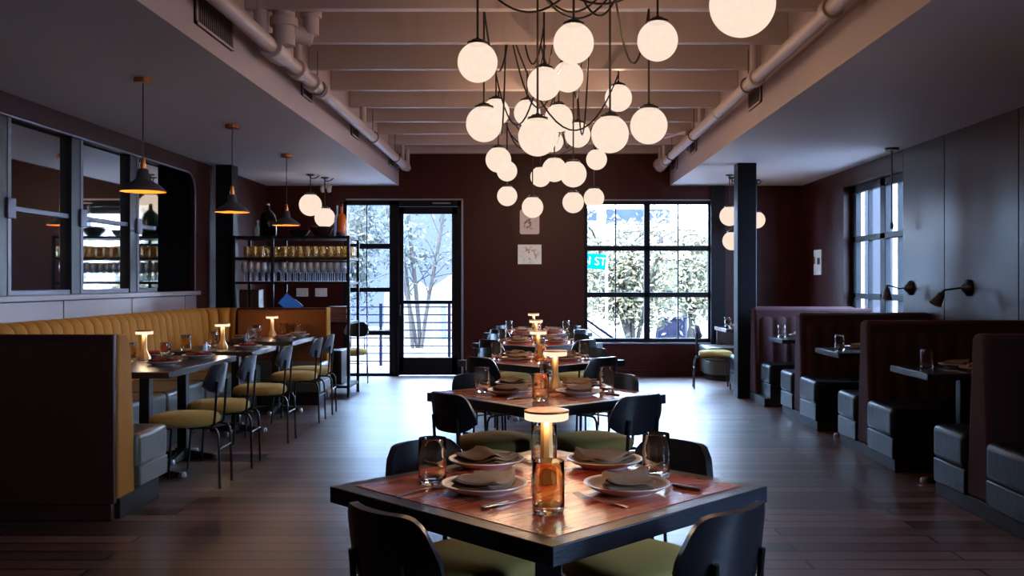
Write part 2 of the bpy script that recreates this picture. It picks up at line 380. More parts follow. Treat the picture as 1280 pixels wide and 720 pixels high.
# right wall: tall panels with dark joints, window opening
ry0, ry1, rz0, rz1 = 9.95, 11.86, .5, 2.535
rw = MB()
for a, b in ((-3.2, -1.2), (-1.2, .9), (2.1, 4.6), (4.6, 6.1), (6.1, 7.57), (7.57, 8.94), (8.94, ry0)):
    rw.box(XW, XW + .2, a + .006, b - .006, 0, 3.56)
rw.box(XW + .03, XW + .19, -3.2, .9, 0, 3.56).box(XW + .03, XW + .19, 2.1, ry0, 0, 3.56).box(XW + .03, XW + .19, .9, 2.1, 0, .9).box(XW + .03, XW + .19, .9, 2.1, 2.535, 3.56)
rw.box(XW, XW + .2, ry0, ry1, 0, rz0).box(XW, XW + .2, ry0, ry1, rz1, 3.56).box(XW, XW + .2, ry1, YB, 0, 3.56)
rw.box(XW, XW + .2, .9, 2.1, 0, .9).box(XW, XW + .2, .9, 2.1, 2.535, 3.56)
o = rw.build('wall_right', [M['umber'], M['maroon']], bevel=.003, smooth=False)
for p in o.data.polygons:
    if p.center.y > ry1 - .01: p.material_index = 1
struct(o)
struct(MB().box(-XW - .2, XW + .2, -3.2, -3.0, 0, 3.56).build('wall_front', M['maroon'], smooth=False))
# columns
for nm, x0, x1, y0, y1 in (('column', 2.36, 2.58, 11.05, 11.27), ('column', -3.77, -3.56, 11.25, 11.44)):
    struct(MB().box(x0, x1, y0, y1, 0, 2.74).build(nm, M['frame'], bevel=.008))
# smoked wood boards under the left window band + ledge
for a, b in ((3.3, 5.0), (5.0, 6.38), (6.38, 7.75), (7.75, 9.07), (9.07, 10.45), (10.45, 10.8)):
    struct(MB().box(-XW, -XW + .018, a + .008, b - .008, .86, 1.205).build('wall_panel', M['wainscot'], bevel=.003))
struct(MB().box(-XW - .12, -XW + .06, 3.3, 10.82, 1.21, 1.255).build('window_sill', M['wainscot'], bevel=.004))
struct(MB().box(BX(579), wx1, YB - .02, YB, 0, .09).build('baseboard_back', M['maroon'], bevel=.003))

# ------------------------------------------------------------------ windows and door
def bars(mb, xs, zs, y0, y1):
    for (x0, x1, z0, z1) in xs: mb.box(x0, x1, y0, y1, z0, z1)
    return mb
def pbox(mb, px0, px1, py0, py1, y0, y1, d=YB): return mb.box(BX(px0, d), BX(px1, d), y0, y1, BZ(py1, d), BZ(py0, d))
w1 = thing('window_1', 'wide black steel window in the maroon back wall', 'window', (0, 0, 0), kind='structure')
fr = MB()
for r in ((730.5, 734.5, 251, 429), (885.5, 888, 251, 429), (730.5, 888, 251, 255.5), (730.5, 888, 423, 429), (805.3, 812.5, 255, 424), (734, 886, 307, 313.5), (734, 886, 365.3, 371.6)):
    pbox(fr, *r, YB + .01, YB + .09)
fr.build('window_frame', M['frame'], w1, bevel=.006)
for cx in (769.6, 848):
    mt = MB()
    for a, b in ((255, 307), (313, 365.5), (371, 423.5)): pbox(mt, cx - .7, cx + .7, a, b, YB + .03, YB + .06)
    mt.build('muntin', M['frame'], w1)
for cx0, cx1 in ((734, 806), (812, 886)):
    for a, b in ((255, 307.5), (313, 366), (371, 424)):
        pbox(MB(), cx0, cx1, a, b, YB + .042, YB + .048).build('pane', M['pane'], w1, smooth=False)
w2 = thing('window_2', 'tall black sidelight window left of the glass door', 'window', (0, 0, 0), kind='structure')
fr = MB()
for r in ((429, 433.5, 251, 472), (486.5, 495, 251, 472), (429, 495, 251, 256.3), (429, 495, 466.5, 472), (433, 487, 304.3, 311), (433, 487, 359.3, 365), (433, 487, 413.2, 419.2)):
    pbox(fr, *r, YB + .01, YB + .09)
fr.build('window_frame', M['frame'], w2, bevel=.006)
for a, b in ((256, 304.5), (311, 359.5), (365, 413.5), (419, 467)):
    pbox(MB(), 433, 487, a, b, YB + .042, YB + .048).build('pane', M['pane'], w2, smooth=False)
    pbox(MB(), 457.6, 459, a, b, YB + .03, YB + .06).build('muntin', M['frame'], w2, smooth=False)
d1 = thing('door_1', 'glazed black door beside the sidelight in the back wall', 'door', (0, 0, 0), kind='structure')
fr = MB()
for r in ((495, 498.5, 251, 470.5), (571.5, 578, 251, 470.5), (495, 578, 251, 258)): pbox(fr, *r, YB + .0, YB + .1)
fr.build('door_frame', M['frame'], d1, bevel=.005)
lf = MB()
for r in ((498.6, 504.3, 258.3, 469), (564.5, 571.3, 258.3, 469), (498.6, 571.3, 258.3, 267.3), (498.6, 571.3, 447, 469), (504, 565, 375.5, 380)): pbox(lf, *r, YB + .02, YB + .07)
lf.build('door_leaf', M['frame'], d1, bevel=.005)
for a, b in ((267, 376), (379.5, 447.5)): pbox(MB(), 504, 565, a, b, YB + .042, YB + .048).build('pane', M['pane'], d1, smooth=False)
pbox(MB(), 541, 563, 253.2, 254.8, YB - .03, YB + .0).build('door_closer', M['steel'], d1, bevel=.003)
MB().tube([(BX(500.5), YB + .02, 1.02), (BX(500.5), YB - .045, 1.02), (BX(500.5), YB - .045, .88), (BX(500.5), YB + .02, .88)], .009, 8).build('door_handle', M['black'], d1)
# right window
w3 = thing('window_3', 'black steel window in the right wall beyond the booths', 'window', (0, 0, 0), kind='structure')
fr = MB(); X0, X1 = XW + .1, XW + .17
for y0, y1, z0, z1 in ((ry0, ry0 + .07, rz0, rz1), (ry1 - .16, ry1, rz0, rz1), (ry0, ry1, rz1 - .09, rz1), (ry0, ry1, rz0, rz0 + .08), (10.72, 10.88, rz0, rz1), (ry0, ry1, 1.845, 1.915), (ry0, ry1, 1.15, 1.22)):
    fr.box(X0, X1, y0, y1, z0, z1)
fr.build('window_frame', M['frame'], w3, bevel=.006)
for y0, y1 in ((ry0 + .07, 10.72), (10.88, ry1 - .16)):
    ym = (y0 + y1) / 2
    for z0, z1 in ((rz0 + .08, 1.15), (1.22, 1.845), (1.915, rz1 - .09)):
        MB().box(XW + .132, XW + .138, y0, y1, z0, z1).build('pane', M['pane'], w3, smooth=False)
        MB().box(XW + .11, XW + .16, ym - .012, ym + .012, z0, z1).build('muntin', M['frame'], w3, smooth=False)
w5 = thing('added_window', 'added black steel window, out of view in the right wall, lighting the nearest table', 'window', (0, 0, 0), kind='structure')  # unseen window, added to bring daylight onto the foreground
fr = MB()
for y0, y1, z0, z1 in ((.9, .97, .9, 2.535), (2.03, 2.1, .9, 2.535), (.9, 2.1, 2.46, 2.535), (.9, 2.1, .9, .97), (1.46, 1.54, .9, 2.535), (.9, 2.1, 1.66, 1.73)): fr.box(X0, X1, y0, y1, z0, z1)
fr.build('window_frame', M['frame'], w5, bevel=.006)
for y0, y1 in ((.97, 1.46), (1.54, 2.03)):
    for z0, z1 in ((.97, 1.66), (1.73, 2.46)): MB().box(XW + .132, XW + .138, y0, y1, z0, z1).build('pane', M['pane'], w5, smooth=False)
# left window band: sliding sashes of steel with dark reflecting glass
w4 = thing('window_4', 'long band of dark reflecting sash windows over the gold banquette', 'window', (0, 0, 0), kind='structure')
MB().box(-XW - .19, -XW - .17, ly0, ly1, lz0, lz1).build('backing', M['curtain'], w4, smooth=False)
ysash = [3.6, 4.7, 5.83, 6.97, 8.09, 9.24, 9.92]
for i in range(6):
    a, b = ysash[i], ysash[i + 1]
    last = i == 5
    MB().box(-XW - .10, -XW - .01, a - .15, a, lz0, lz1).build('mullion', M['black'], w4, bevel=.004)
    st = MB().box(-XW - .085, -XW - .005, a, a + .05, lz0, lz1)
    st.box(-XW - .085, -XW - .02, a + .05, b - .15, lz0, lz0 + .045).box(-XW - .085, -XW - .03, a + .05, b - .15, 1.885, 1.925)
    st.build('sash_frame', M['sash'], w4, bevel=.004)
    MB().obox((-XW - .02, a + .035, 1.9), (.06, .11, .15)).build('latch', M['sash'], w4, bevel=.006)
    for z0, z1 in ((lz0 + .045, 1.885), (1.925, lz1)):
        MB().box(-XW - .07, -XW - .06, a + .05, b - .15 if not last else b, z0, z1).build('pane', M['smokeglass'], w4, smooth=False)
rib = [[(-XW - .055 + .02 * (k % 2), 9.92 + k * .03, z) for k in range(30)] for z in (lz0, lz1)]
mb = MB(); mb.grid(rib); mb.build('pleated_screen', M['curtain'], w4, smooth=False)

# ------------------------------------------------------------------ ducts, pipes and vents along the soffits
def vent(x, y0, y1, z0, z1, label):
    s = 1 if x < 0 else -1
    t = thing('air_vent', label, 'vent', (x, (y0 + y1) / 2, (z0 + z1) / 2), group='vents in the soffit sides')
    hy, hz = (y1 - y0) / 2, (z1 - z0) / 2
    MB().box(min(0, s * .012), max(0, s * .012), -hy, hy, -hz, hz).build('backing', M['blush_dark'], t)
    f = MB()
    for a, b, c, d in ((-hy, hy, hz - .015, hz), (-hy, hy, -hz, -hz + .015), (-hy, -hy + .015, -hz, hz), (hy - .015, hy, -hz, hz)):
        f.box(min(0, s * .02), max(0, s * .02), a, b, c, d)
    f.build('vent_frame', M['blush'], t)
    l = MB(); n = int(hy * 2 / .035)
    for k in range(1, n): l.box(min(s * .012, s * .018), max(s * .012, s * .018), -hy + 2 * hy * k / n - .006, -hy + 2 * hy * k / n + .006, -hz + .015, hz - .015)
    l.build('louvre', M['blush_dark'], t)
vent(-1.95, 5.45, 6.12, 2.84, 3.4, 'large dark louvred vent on the left soffit side, nearest the camera')
vent(-1.95, 7.95, 8.3, 2.92, 3.14, 'small vent on the left soffit side beside the bent riser pipe')
vent(-1.95, 10.1, 10.5, 2.92, 3.12, 'small vent halfway along the left soffit side')
vent(-1.95, 12.7, 13.1, 2.92, 3.1, 'small vent on the left soffit side by the back wall')
vent(1.95, 8.15, 8.62, 2.9, 3.12, 'small framed vent on the right soffit side, nearest the camera')
vent(1.95, 11.4, 11.85, 2.93, 3.16, 'small vent on the right soffit side, middle one')
vent(1.95, 12.95, 13.45, 2.9, 3.12, 'small vent on the right soffit side by the back wall')
for i, (x, z, lab) in enumerate(((-1.80, 2.97, 'painted sprinkler pipe running along the left soffit with fittings and risers'), (1.775, 2.99, 'painted sprinkler pipe running along the right soffit'))):
    t = thing('ceiling_pipe', lab, 'pipe', (x, 0, z), group='sprinkler pipes')
    MB().cyl((0, -2.5, 0), (0, YB - .22, 0), .052, 20).build('pipe', M['blush'], t)
    s = 1 if x < 0 else -1
    rings = ((6.58, .1, .085), (6.75, .05, .075), (7.24, .06, .075), (7.72, .05, .075), (8.02, .04, .07), (13.2, .08, .07)) if x < 0 else ((5.7, .05, .07), (7.62, .05, .07), (9.2, .02, .06), (12.9, .05, .07), (13.1, .06, .075), (13.4, .06, .08))
    for y, w, r in rings:
        MB().cyl((0, y - w, 0), (0, y + w, 0), r, 18).build('coupling', M['blush'], t, bevel=.006)
    if x < 0:
        rs = [[(0, 7.24, 0), (0, 7.24, .28), (-.01, 7.24, .32), (-.04, 7.24, .345), (-.15, 7.24, .35)], [(0, 10., 0), (0, 10., .22)], [(0, 13.0, 0), (0, 13.0, .26), (-.03, 12.95, .29), (-.14, 12.9, .29)], [(.02, 13.35, 0), (.02, 13.35, .24)], [(-.05, 6.45, .05), (-.06, 6.45, .5)], [(.09, 6.5, .0), (.09, 6.5, .57)], [(.25, 6.6, .1), (.25, 6.6, .57)]]
        rad = [.03, .035, .026, .03, .05, .075, .055]
    else:
        rs = [[(0, 7.7, 0), (0, 7.7, .5)], [(0, 10.2, 0), (0, 10.2, .24)], [(-.02, 12.9, 0), (-.02, 12.9, .24)], [(-.02, 13.3, 0), (-.02, 13.3, .24)], [(.08, 11.6, -.05), (.08, 11.6, .2), (-.1, 12.2, .22)]]
        rad = [.03, .024, .026, .026, .02]
    for pts, r in zip(rs, rad): MB().tube(pts, r, 12).build('riser', M['blush'], t)
    if x < 0:
        for q, (bx, by, bz, r) in enumerate(((.09, 6.5, .16, .095), (.09, 6.5, .32, .1), (.25, 6.6, .25, .075), (.25, 6.6, .42, .085))):
            MB().cyl((bx, by, bz - .03), (bx, by, bz + .03), r, 16).build('flange', M['blush'], t, bevel=.006)
        MB().cyl((.05, 6.5, .12), (.25, 6.62, .08), .06, 16).build('valve_body', M['blush'], t, bevel=.01)
    else:
        pass
    for y in (3.0, 5.2, 7.9, 10.6, 12.3):
        hg = MB().tube([(.062 * math.cos(a), y, .062 * math.sin(a)) for a in [PI / 2 + 2 * PI * k / 16 for k in range(17)]], .007, 6)
        hg.cyl((0, y, .06), (0, y, .3), .005, 6).build('hanger', M['blush_dark'], t)

# ------------------------------------------------------------------ tables
def cross_base(t, L=.3, z=0, cap=True):
    b = MB()
    for k in range(4):
        a = PI / 2 * k
        m = Matrix.Rotation(a, 4, 'Z')
        vs = [(.03, .035, .075), (L, .026, .034)]
        P = []
        for (x, hw, h) in vs:
            P.append([m @ Vector((x, -hw, .006)), m @ Vector((x, hw, .006)), m @ Vector((x, hw * .7, h)), m @ Vector((x, -hw * .7, h))])
        V = [[b.bm.verts.new(p) for p in r] for r in P]
        for q in range(4): b.bm.faces.new((V[0][q], V[0][(q + 1) % 4], V[1][(q + 1) % 4], V[1][q]))
        b.bm.faces.new(V[0]); b.bm.faces.new(V[1][::-1])
    b.cyl((0, 0, .006), (0, 0, .09), .06, 16)
    bo = b.build('base', M['black'], t, bevel=.004)
    for k in range(4):
        a = PI / 2 * k
        m = Matrix.Rotation(a, 4, 'Z')
        c = MB().lathe([(0, .0), (.03, 0), (.032, .012), (.024, .036), (0, .042)], 12).build('foot_cap', M['steel'], bo)
        c.location = m @ Vector((L, 0, 0))
    return bo
def centre_table(loc, rz, label, side=.925):
    t = thing('dining_table', label, 'table', loc, rz, 'square centre tables')
    h = side / 2
    MB().box(-h, h, -h, h, .70, .749).build('table_top', M['tabletop2'], t, bevel=.003)
    MB().box(-h + .055, h - .055, -h + .055, h - .055, .745, .7505).build('inlay', M['inlay'], t, smooth=False)
    MB().box(-.04, .04, -.04, .04, .05, .70).xform(Matrix.Rotation(-rz, 4, 'Z')).build('pedestal', M['black'], t, bevel=.004)
    MB().box(-.2, .2, -.2, .2, .69, .70).build('mounting_plate', M['black'], t)
    cross_base(t, .30)
    return t
ORD = ['nearest', 'second', 'third', 'fourth', 'farthest']
TC = [(.042, 2.845, 0), (.06, 5.2, math.radians(-4)), (.055, 7.42, 0), (.03, 9.5, math.radians(1)), (.045, 11.4, 0)]
for i, (x, y, a) in enumerate(TC):
    centre_table((x, y, 0), PI / 4 + a, f'square centre table with red parquet top, {ORD[i]} of the five down the middle')
TZ = .7506
# left row tables
def side_table(y0, y1, peds, label, x0=-3.22, x1=-2.46, flip=False, cat='table', group='black tables along the gold banquette', side=1):
    cy = (y0 + y1) / 2; cx = (x0 + x1) / 2
    t = thing('bistro_table', label, cat, (cx, cy, 0), 0, group)
    MB().box(x0 - cx, x1 - cx, y0 - cy, y1 - cy, .705, .75).build('table_top', M['tabletop'], t, bevel=.004)
    for p in peds:
        MB().box(-.035 + p[0] - cx, .035 + p[0] - cx, p[1] - cy - .035, p[1] - cy + .035, .05, .705).build('pedestal', M['black'], t, bevel=.004)
        b = cross_base(t, p[2] if len(p) > 2 else .25); b.location = (p[0] - cx, p[1] - cy, 0)
    return t
side_table(6.42, 7.86, [(-2.70, 6.62), (-2.70, 7.32)], 'long black table at the gold banquette, nearest the camera')
side_table(8.3, 9.07, [(-2.70, 8.62)], 'short black table in the middle of the gold banquette row')
side_table(9.68, 10.86, [(-2.70, 9.95)], 'black table at the far end of the gold banquette')

# ------------------------------------------------------------------ chairs
def make_chair(label, group):
    t = thing('dining_chair', label, 'chair', (0, 0, 0), 0, group)
    rings = []
    def se(a, rx, ry, n=2.7):
        c, s = math.cos(a), math.sin(a)
        return (rx * math.copysign(abs(c) ** (2 / n), c), ry * math.copysign(abs(s) ** (2 / n), s))
    prof = [(.80, .405), (.93, .408), (.985, .42), (1., .437), (.99, .452), (.95, .466), (.86, .475), (.65, .482), (.35, .486)]
    N_ = 32
    rows = []
    for f, z in prof:
        rows.append([(se(2 * PI * k / N_, .215 * f, .215 * f)[0], se(2 * PI * k / N_, .215 * f, .215 * f)[1] + .01, z) for k in range(N_)])
    mb = MB(); V = mb.grid(rows, True)
    mb.bm.faces.new(V[0][::-1]); mb.bm.faces.new(V[-1])
    mb.build('seat', M['olive'], t, ang=60)
    # shell backrest
    NU, NV = 20, 8
    def pt(u, v, off):
        top = .814 - .022 * abs(u) ** 9
        bot = .622 + .05 * abs(u) ** 4
        z = bot + (top - bot) * v
        hw = .193 - .04 * v - .016 * max(0, .3 - v) / .3 - .008 * max(0, v - .85) / .15
        x = u * hw
        y = -.232 + (.058 - .01 * v) * abs(u) ** 2.2 - .03 * v
        nx = -.055 * 2.2 * abs(u) ** 1.2 * math.copysign(1, u) / hw
        n = Vector((nx, 1, .1)).normalized()
        return Vector((x, y, z)) + n * off
    mb = MB()
    A = mb.grid([[pt(-1 + 2 * i / NU, j / NV, 0) for i in range(NU + 1)] for j in range(NV + 1)])
    B = mb.grid([[pt(-1 + 2 * i / NU, j / NV, .022) for i in range(NU + 1)] for j in range(NV + 1)])
    for j in range(NV):
        mb.bm.faces.new((A[j][0], A[j + 1][0], B[j + 1][0], B[j][0])); mb.bm.faces.new((A[j][NU], A[j + 1][NU], B[j + 1][NU], B[j][NU]))
    for i in range(NU):
        mb.bm.faces.new((A[0][i], A[0][i + 1], B[0][i + 1], B[0][i])); mb.bm.faces.new((A[NV][i], A[NV][i + 1], B[NV][i + 1], B[NV][i]))
    mb.build('backrest', M['backrest'], t, ang=45)
    for s in (-1, 1):
        MB().tube([(s * .1, -.19, .40), (s * .1, -.215, .42), (s * .1, -.222, .5), (s * .1, -.232, .66), (s * .1, -.236, .7)], .0085, 8).build('back_post', M['black'], t)
        MB().tube([(s * .125, -.05, .398), (s * .125, -.2, .398), (s * .125, -.232, .39), (s * .125, -.25, .36), (s * .125, -.255, .3), (s * .13, -.262, 0)], .0085, 8).build('leg', M['black'], t)
        MB().tube([(s * .14, .05, .398), (s * .15, .13, .398), (s * .155, .15, .385), (s * .16, .16, .34), (s * .17, .185, 0)], .0085, 8).build('leg', M['black'], t)
    f = MB(); f.box(-.15, .15, -.1, -.08, .39, .404).box(-.15, .15, .08, .1, .39, .404)
    f.build('seat_frame', M['black'], t)
    MB().cyl((-.126, -.257, .26), (.126, -.257, .26), .007, 8).build('stretcher', M['black'], t)
    return t
first_chair = None
def chair(x, y, rz, label, group):
    """rz: 0 faces +y"""
    global first_chair
    if first_chair is None:
        first_chair = make_chair(label, group); c = first_chair
    else:
        c = dup(first_chair, label=label, group=group)
    c.location = (x, y, 0); c.rotation_euler = (0, 0, rz)
    return c
SIDE = {'front left': (-1, -1), 'front right': (1, -1), 'back left': (-1, 1), 'back right': (1, 1)}
CH = {(0, 'front left'): (-.257, -.395), (0, 'front right'): (.286, -.387), (0, 'back left'): (-.27, .255), (0, 'back right'): (.285, .265), (1, 'front left'): (-.32, -.38), (1, 'front right'): (.315, -.43)}
for i, (tx, ty, a) in enumerate(TC):
    for nm, (sx, sy) in SIDE.items():
        ox, oy = CH.get((i, nm), (sx * (.3 if sy < 0 else .28), -.38 if sy < 0 else .27))
        x, y = tx + ox, ty + oy
        j = random.uniform(-.03, .03) if i else 0
        rz = math.atan2(-sx, -sy) * -1
        chair(x, y, rz + a + j, f'black shell chair with olive seat at the {nm} side of the {ORD[i]} centre table', 'chairs round the centre tables')
ly = [6.38, 7.06, 8.12, 9.28, 9.83]
ln = ['nearest to camera', 'second from camera', 'third from camera', 'fourth from camera', 'farthest from camera']
for y, n in zip(ly, ln):
    chair(-2.33, y, PI / 2 + random.uniform(-.06, .06), f'black shell chair facing the gold banquette, {n} in that row', 'chairs facing the gold banquette')
chair(-2.41, 12.5, PI * .93, 'black shell chair with olive seat behind the glass rack', 'spare chairs by the back wall')
chair(2.3, 12.16, -PI / 2 - .1, 'black shell chair at the far right table behind the column', 'spare chairs by the back wall')

# ------------------------------------------------------------------ table settings
def make_tumbler(m, name='glass_tumbler', r=.0425, h=.138):
    prof = [(0, 0), (r * .86, 0), (r * .96, .004), (r, .012), (r, .06), (r * 1.01, h * .75), (r * .99, h - .004), (r * .97, h), (r * .93, h - .003), (r * .92, h * .6), (r * .9, .03), (r * .82, .02), (0, .017)]
    o = MB().lathe(prof, 36).build(name, m, ang=60)
    return o
tum_a = make_tumbler(M['tumbler']); tum_b = make_tumbler(M['tumbler_dark'])
used = set()
def place(o, loc, rz, label, cat, group=None):
    if o.name in used:
        c = dup(o)
    else:
        c = o; used.add(o.name)
    c.location = loc; c.rotation_euler = (0, 0, rz)
    return tag(c, label, cat, group)
def make_plate():
    t = thing('dinner_plate', 'plate', 'plate')
    MB().lathe([(0, .004), (.07, .003), (.074, 0), (.08, 0), (.083, .005), (.115, .016), (.132, .027), (.135, .029), (.1345, .0315), (.131, .0315), (.124, .027)], 48).build('rim', M['plate'], t, ang=50)
    MB().lathe([(.1245, .0272), (.108, .019), (.085, .0115), (0, .010)], 48).build('well', M['platein'], t, ang=60)
    return t
plate0 = make_plate(); plate0.scale = (.93, .93, .93)
def make_napkin(m):
    mb = MB()
    rnd = random.Random(3)
    NU, NV = 28, 22
    for k, (rot, sx, sy, z0, dx, dy) in enumerate(((0.05, .165, .125, .0125, 0, 0), (-.04, .16, .12, .021, .004, .003), (.10, .15, .125, .029, -.003, -.004))):
        c, s = math.cos(rot), math.sin(rot)
        def P(u, v, top):
            uu = u * abs(max(abs(u), 1e-6)) ** 0; 
            x = u * sx / 2 * (1 - .06 * v * v); y = v * sy / 2 * (1 - .05 * u * u)
            X, Y = 1.2 * (c * x - s * y) + dx, 1.2 * (s * x + c * y) + dy
            rr = math.hypot(X, Y); ph = .011 + .021 * min(1.2, max(0, (rr - .072) / .05)) ** 1.15
            ridge = .014 * math.exp(-((u * .8 + v * .6 - .15) / .35) ** 2) * (k + 1) / 3
            dome = .006 * (1 - u * u) * (1 - v * v)
            sag = -.004 * (abs(u) ** 4)
            n = noise.noise(Vector((x * 18, y * 18, k * 3.1))) * .003
            edge = max(abs(u), abs(v))
            th = .0085 * math.sqrt(max(0, 1 - max(0, (edge - .93) / .07) ** 2))
            z = ph + .0015 + .0098 * k + ridge * (.3 if k == 0 and not top else 1) + dome + max(n, -.001) + (th if top else 0)
            return (X, Y, z)
        A = mb.grid([[P(-1 + 2 * i / NU, -1 + 2 * j / NV, True) for i in range(NU + 1)] for j in range(NV + 1)])
        B = mb.grid([[P(-1 + 2 * i / NU, -1 + 2 * j / NV, False) for i in range(NU + 1)] for j in range(NV + 1)])
    bmesh.ops.remove_doubles(mb.bm, verts=mb.bm.verts, dist=.00005)
    return mb.build('folded_napkin', m, ang=70)
nap0 = make_napkin(M['napkin']); nap1 = make_napkin(M['rust'])
nap0.scale = nap1.scale = (.93, .93, .93)
def make_fork():
    t = thing('fork', 'fork', 'fork')
    mb = MB()
    pts = [(-.1, .0015), (-.05, .004), (0, .007), (.03, .006), (.05, .003)]
    W = [.007, .006, .0045, .004, .010]
    rows = []
    for (y, z), w in zip(pts, W): rows.append([(-w, y, z), (w, y, z), (w, y, z + .0025), (-w, y, z + .0025)])
    V = mb.grid(rows, True); mb.bm.faces.new(V[0]); mb.bm.faces.new(V[-1])
    for k in range(4):
        x = -.0105 + k * .007
        mb.grid
        rr = [[(x - w, y, z), (x + w, y, z), (x + w, y, z + .002), (x - w, y, z + .002)] for y, z, w in ((.048, .003, .0026), (.07, .002, .0022), (.09, .006, .0018), (.102, .010, .0012))]
        V = mb.grid(rr, True); mb.bm.faces.new(V[0]); mb.bm.faces.new(V[-1])
    mb.box(-.0125, .0125, .042, .05, .0028, .0052)
    mb.build('fork_body', M['cutlery'], t, bevel=.0006)
    return t
def make_knife():
    t = thing('table_knife', 'knife', 'knife')
    mb = MB(); mb.prism([(-.0015, 0), (.009, .0), (.0095, .09), (.004, .115), (-.0015, .12)], 'z', .002, .004)
    mb.build('blade', M['cutlery'], t)
    MB().box(-.006, .008, -.1, 0, 0, .009).build('handle', M['cutlery'], t, bevel=.003)
    return t
fork0, knife0 = make_fork(), make_knife()
knife1 = make_knife()
for ch in knife1.children:
    if ch.name.startswith('handle'):
        ch.data.materials.clear(); ch.data.materials.append(M['handle'])
def make_lamp():
    t = thing('table_lamp', 'lamp', 'lamp')
    MB().lathe([(0, 0), (.047, 0), (.049, .004), (.047, .02), (.041, .034), (.032, .052), (.0225, .075), (.0195, .105), (.0185, .2)], 8, M=Matrix.Rotation(PI / 8, 4, 'Z')).build('stem', M['brass'], t, ang=25)
    MB().lathe([(0, .199), (.06, .199), (.0655, .2015), (.0655, .222), (.0, .222)], 40).build('light_disc', M['lampglow'], t)
    MB().lathe([(.0655, .222), (.067, .2225), (.067, .2275), (.062, .229), (0, .229)], 40).build('top_cap', M['copper'], t)
    return t
lamp0 = make_lamp()
def lamp_light(x, y, z):
    for k in range(1):
        l = bpy.data.lights.new('lamp_bulb', 'POINT'); l.energy = LAMPW; l.color = (1, .72, .45); l.shadow_soft_size = 0.0
        o = bpy.data.objects.new('lamp_bulb', l); C.objects.link(o); o.location = (x, y, z)
    return o
LAMPW = .42
def table_lamp(x, y, label, z=TZ, rz=0):
    place(lamp0, (x, y, z), rz, label, 'lamp', 'cordless table lamps')
    r = bpy.data.objects
    for k in range(3):
        a = 2 * PI * k / 3 + .5
        l = bpy.data.lights.new('lamp_bulb', 'POINT'); l.energy = LAMPW / 3; l.color = (1, .72, .45); l.shadow_soft_size = 0.0
        o = bpy.data.objects.new('lamp_bulb', l); C.objects.link(o); o.location = (x + .042 * math.cos(a), y + .042 * math.sin(a), z + .19)
def setting(tx, ty, a, i):
    R_ = Matrix.Rotation(a, 3, 'Z')
    T = lambda x, y: (R_ @ Vector((x, y, 0))) + Vector((tx, ty, 0))
    tn = ORD[i] + ' centre table'
    for nm, (sx, sy) in SIDE.items():
        px, py = (sx * .184, -.085 if sy < 0 else .295)
        if i == 0:
            px = {('front left'): -.187, 'front right': .226, 'back left': -.2, 'back right': .19}[nm]
        p = T(px, py)
        rz = -math.atan2(-sx, -sy) + a
        place(plate0, (p.x, p.y, TZ), rz, f'stone-rimmed plate under a napkin at the {nm} of the {tn}', 'plate', 'plates on the centre tables')
        nz = rz + PI / 2 + {'front left': .5, 'front right': -.75, 'back left': .3, 'back right': -.45}[nm] + random.uniform(-.15, .15)
        place(nap0, (p.x, p.y, TZ), nz, f'folded brown napkin on the {nm} plate of the {tn}', 'napkin', 'napkins on the centre tables')
        if i <= 2:
            f = Vector((-sx, -sy, 0)).normalized(); rt = Vector((f.y, -f.x, 0))
            f, rt = R_ @ f, R_ @ rt
            k = p + rt * .155 - f * .05
            place(knife1 if nm in ('front right', 'back left') else knife0, (k.x, k.y, TZ), rz, f'table knife beside the {nm} plate of the {tn}', 'knife', 'cutlery on the centre tables')
            k = p - rt * .15 - f * .03 if nm != 'front left' else p - rt * .128 - f * .125
            place(fork0, (k.x, k.y, TZ), rz + random.uniform(-.08, .08), f'steel fork beside the {nm} plate of the {tn}', 'fork', 'cutlery on the centre tables')
    for nm, (gx, gy), m in (('left', (-.35, .03), tum_a), ('right', (.336, .115), tum_a), ('near', (-.005, -.335), tum_b), ('far', (-.01, .31), tum_a)):
        p = T(gx, gy)
        place(m, (p.x, p.y, TZ), random.uniform(0, 6), f'amber glass tumbler at the {nm} corner of the {tn}', 'glass', 'tumblers on the centre tables')
for i, (x, y, a) in enumerate(TC):
    setting(x, y, a, i)
    lx, ly_ = [(.036, 2.83), (.115, 5.27), (.03, 7.42), (.016, 9.5), (-.01, 11.45)][i]
    table_lamp(lx, ly_, f'brass lamp with glowing disc top on the {ORD[i]} centre table')
# left tables
G = 'settings on the banquette tables'
for x, y, n in ((-3.04, 7.42, 'nearest'), (-2.85, 8.7, 'middle'), (-2.92, 10.6, 'farthest')):
    table_lamp(x, y, f'brass lamp with glowing disc top on the {n} banquette table', .7502)
for x, y, lab in ((-2.72, 6.98, 'plate with napkin at the near aisle side of the nearest banquette table'), (-2.68, 7.6, 'plate with napkin at the far aisle side of the nearest banquette table'),
                  (-3.06, 6.95, 'plate with napkin on the wall side of the nearest banquette table'), (-3.04, 7.68, 'dark plate behind the lamp on the nearest banquette table'),
                  (-2.61, 8.68, 'plate with red napkin on the middle banquette table'), (-2.62, 9.96, 'plate with napkin at the near aisle side of the farthest banquette table'),
                  (-2.62, 10.55, 'plate with napkin at the far aisle side of the farthest banquette table'), (-3.05, 10.0, 'plate with napkin on the wall side of the farthest banquette table')):
    place(plate0, (x, y, .7502), 0, lab, 'plate', 'plates on the banquette tables')
    red = 'red napkin' in lab
    place(nap1 if red or 'nearest' in lab else nap0, (x, y, .7502), random.uniform(0, 3), 'folded ' + ('red' if red else 'brown') + ' napkin on the ' + lab.replace(' with napkin', '').replace(' with red napkin', ''), 'napkin', 'napkins on the banquette tables')
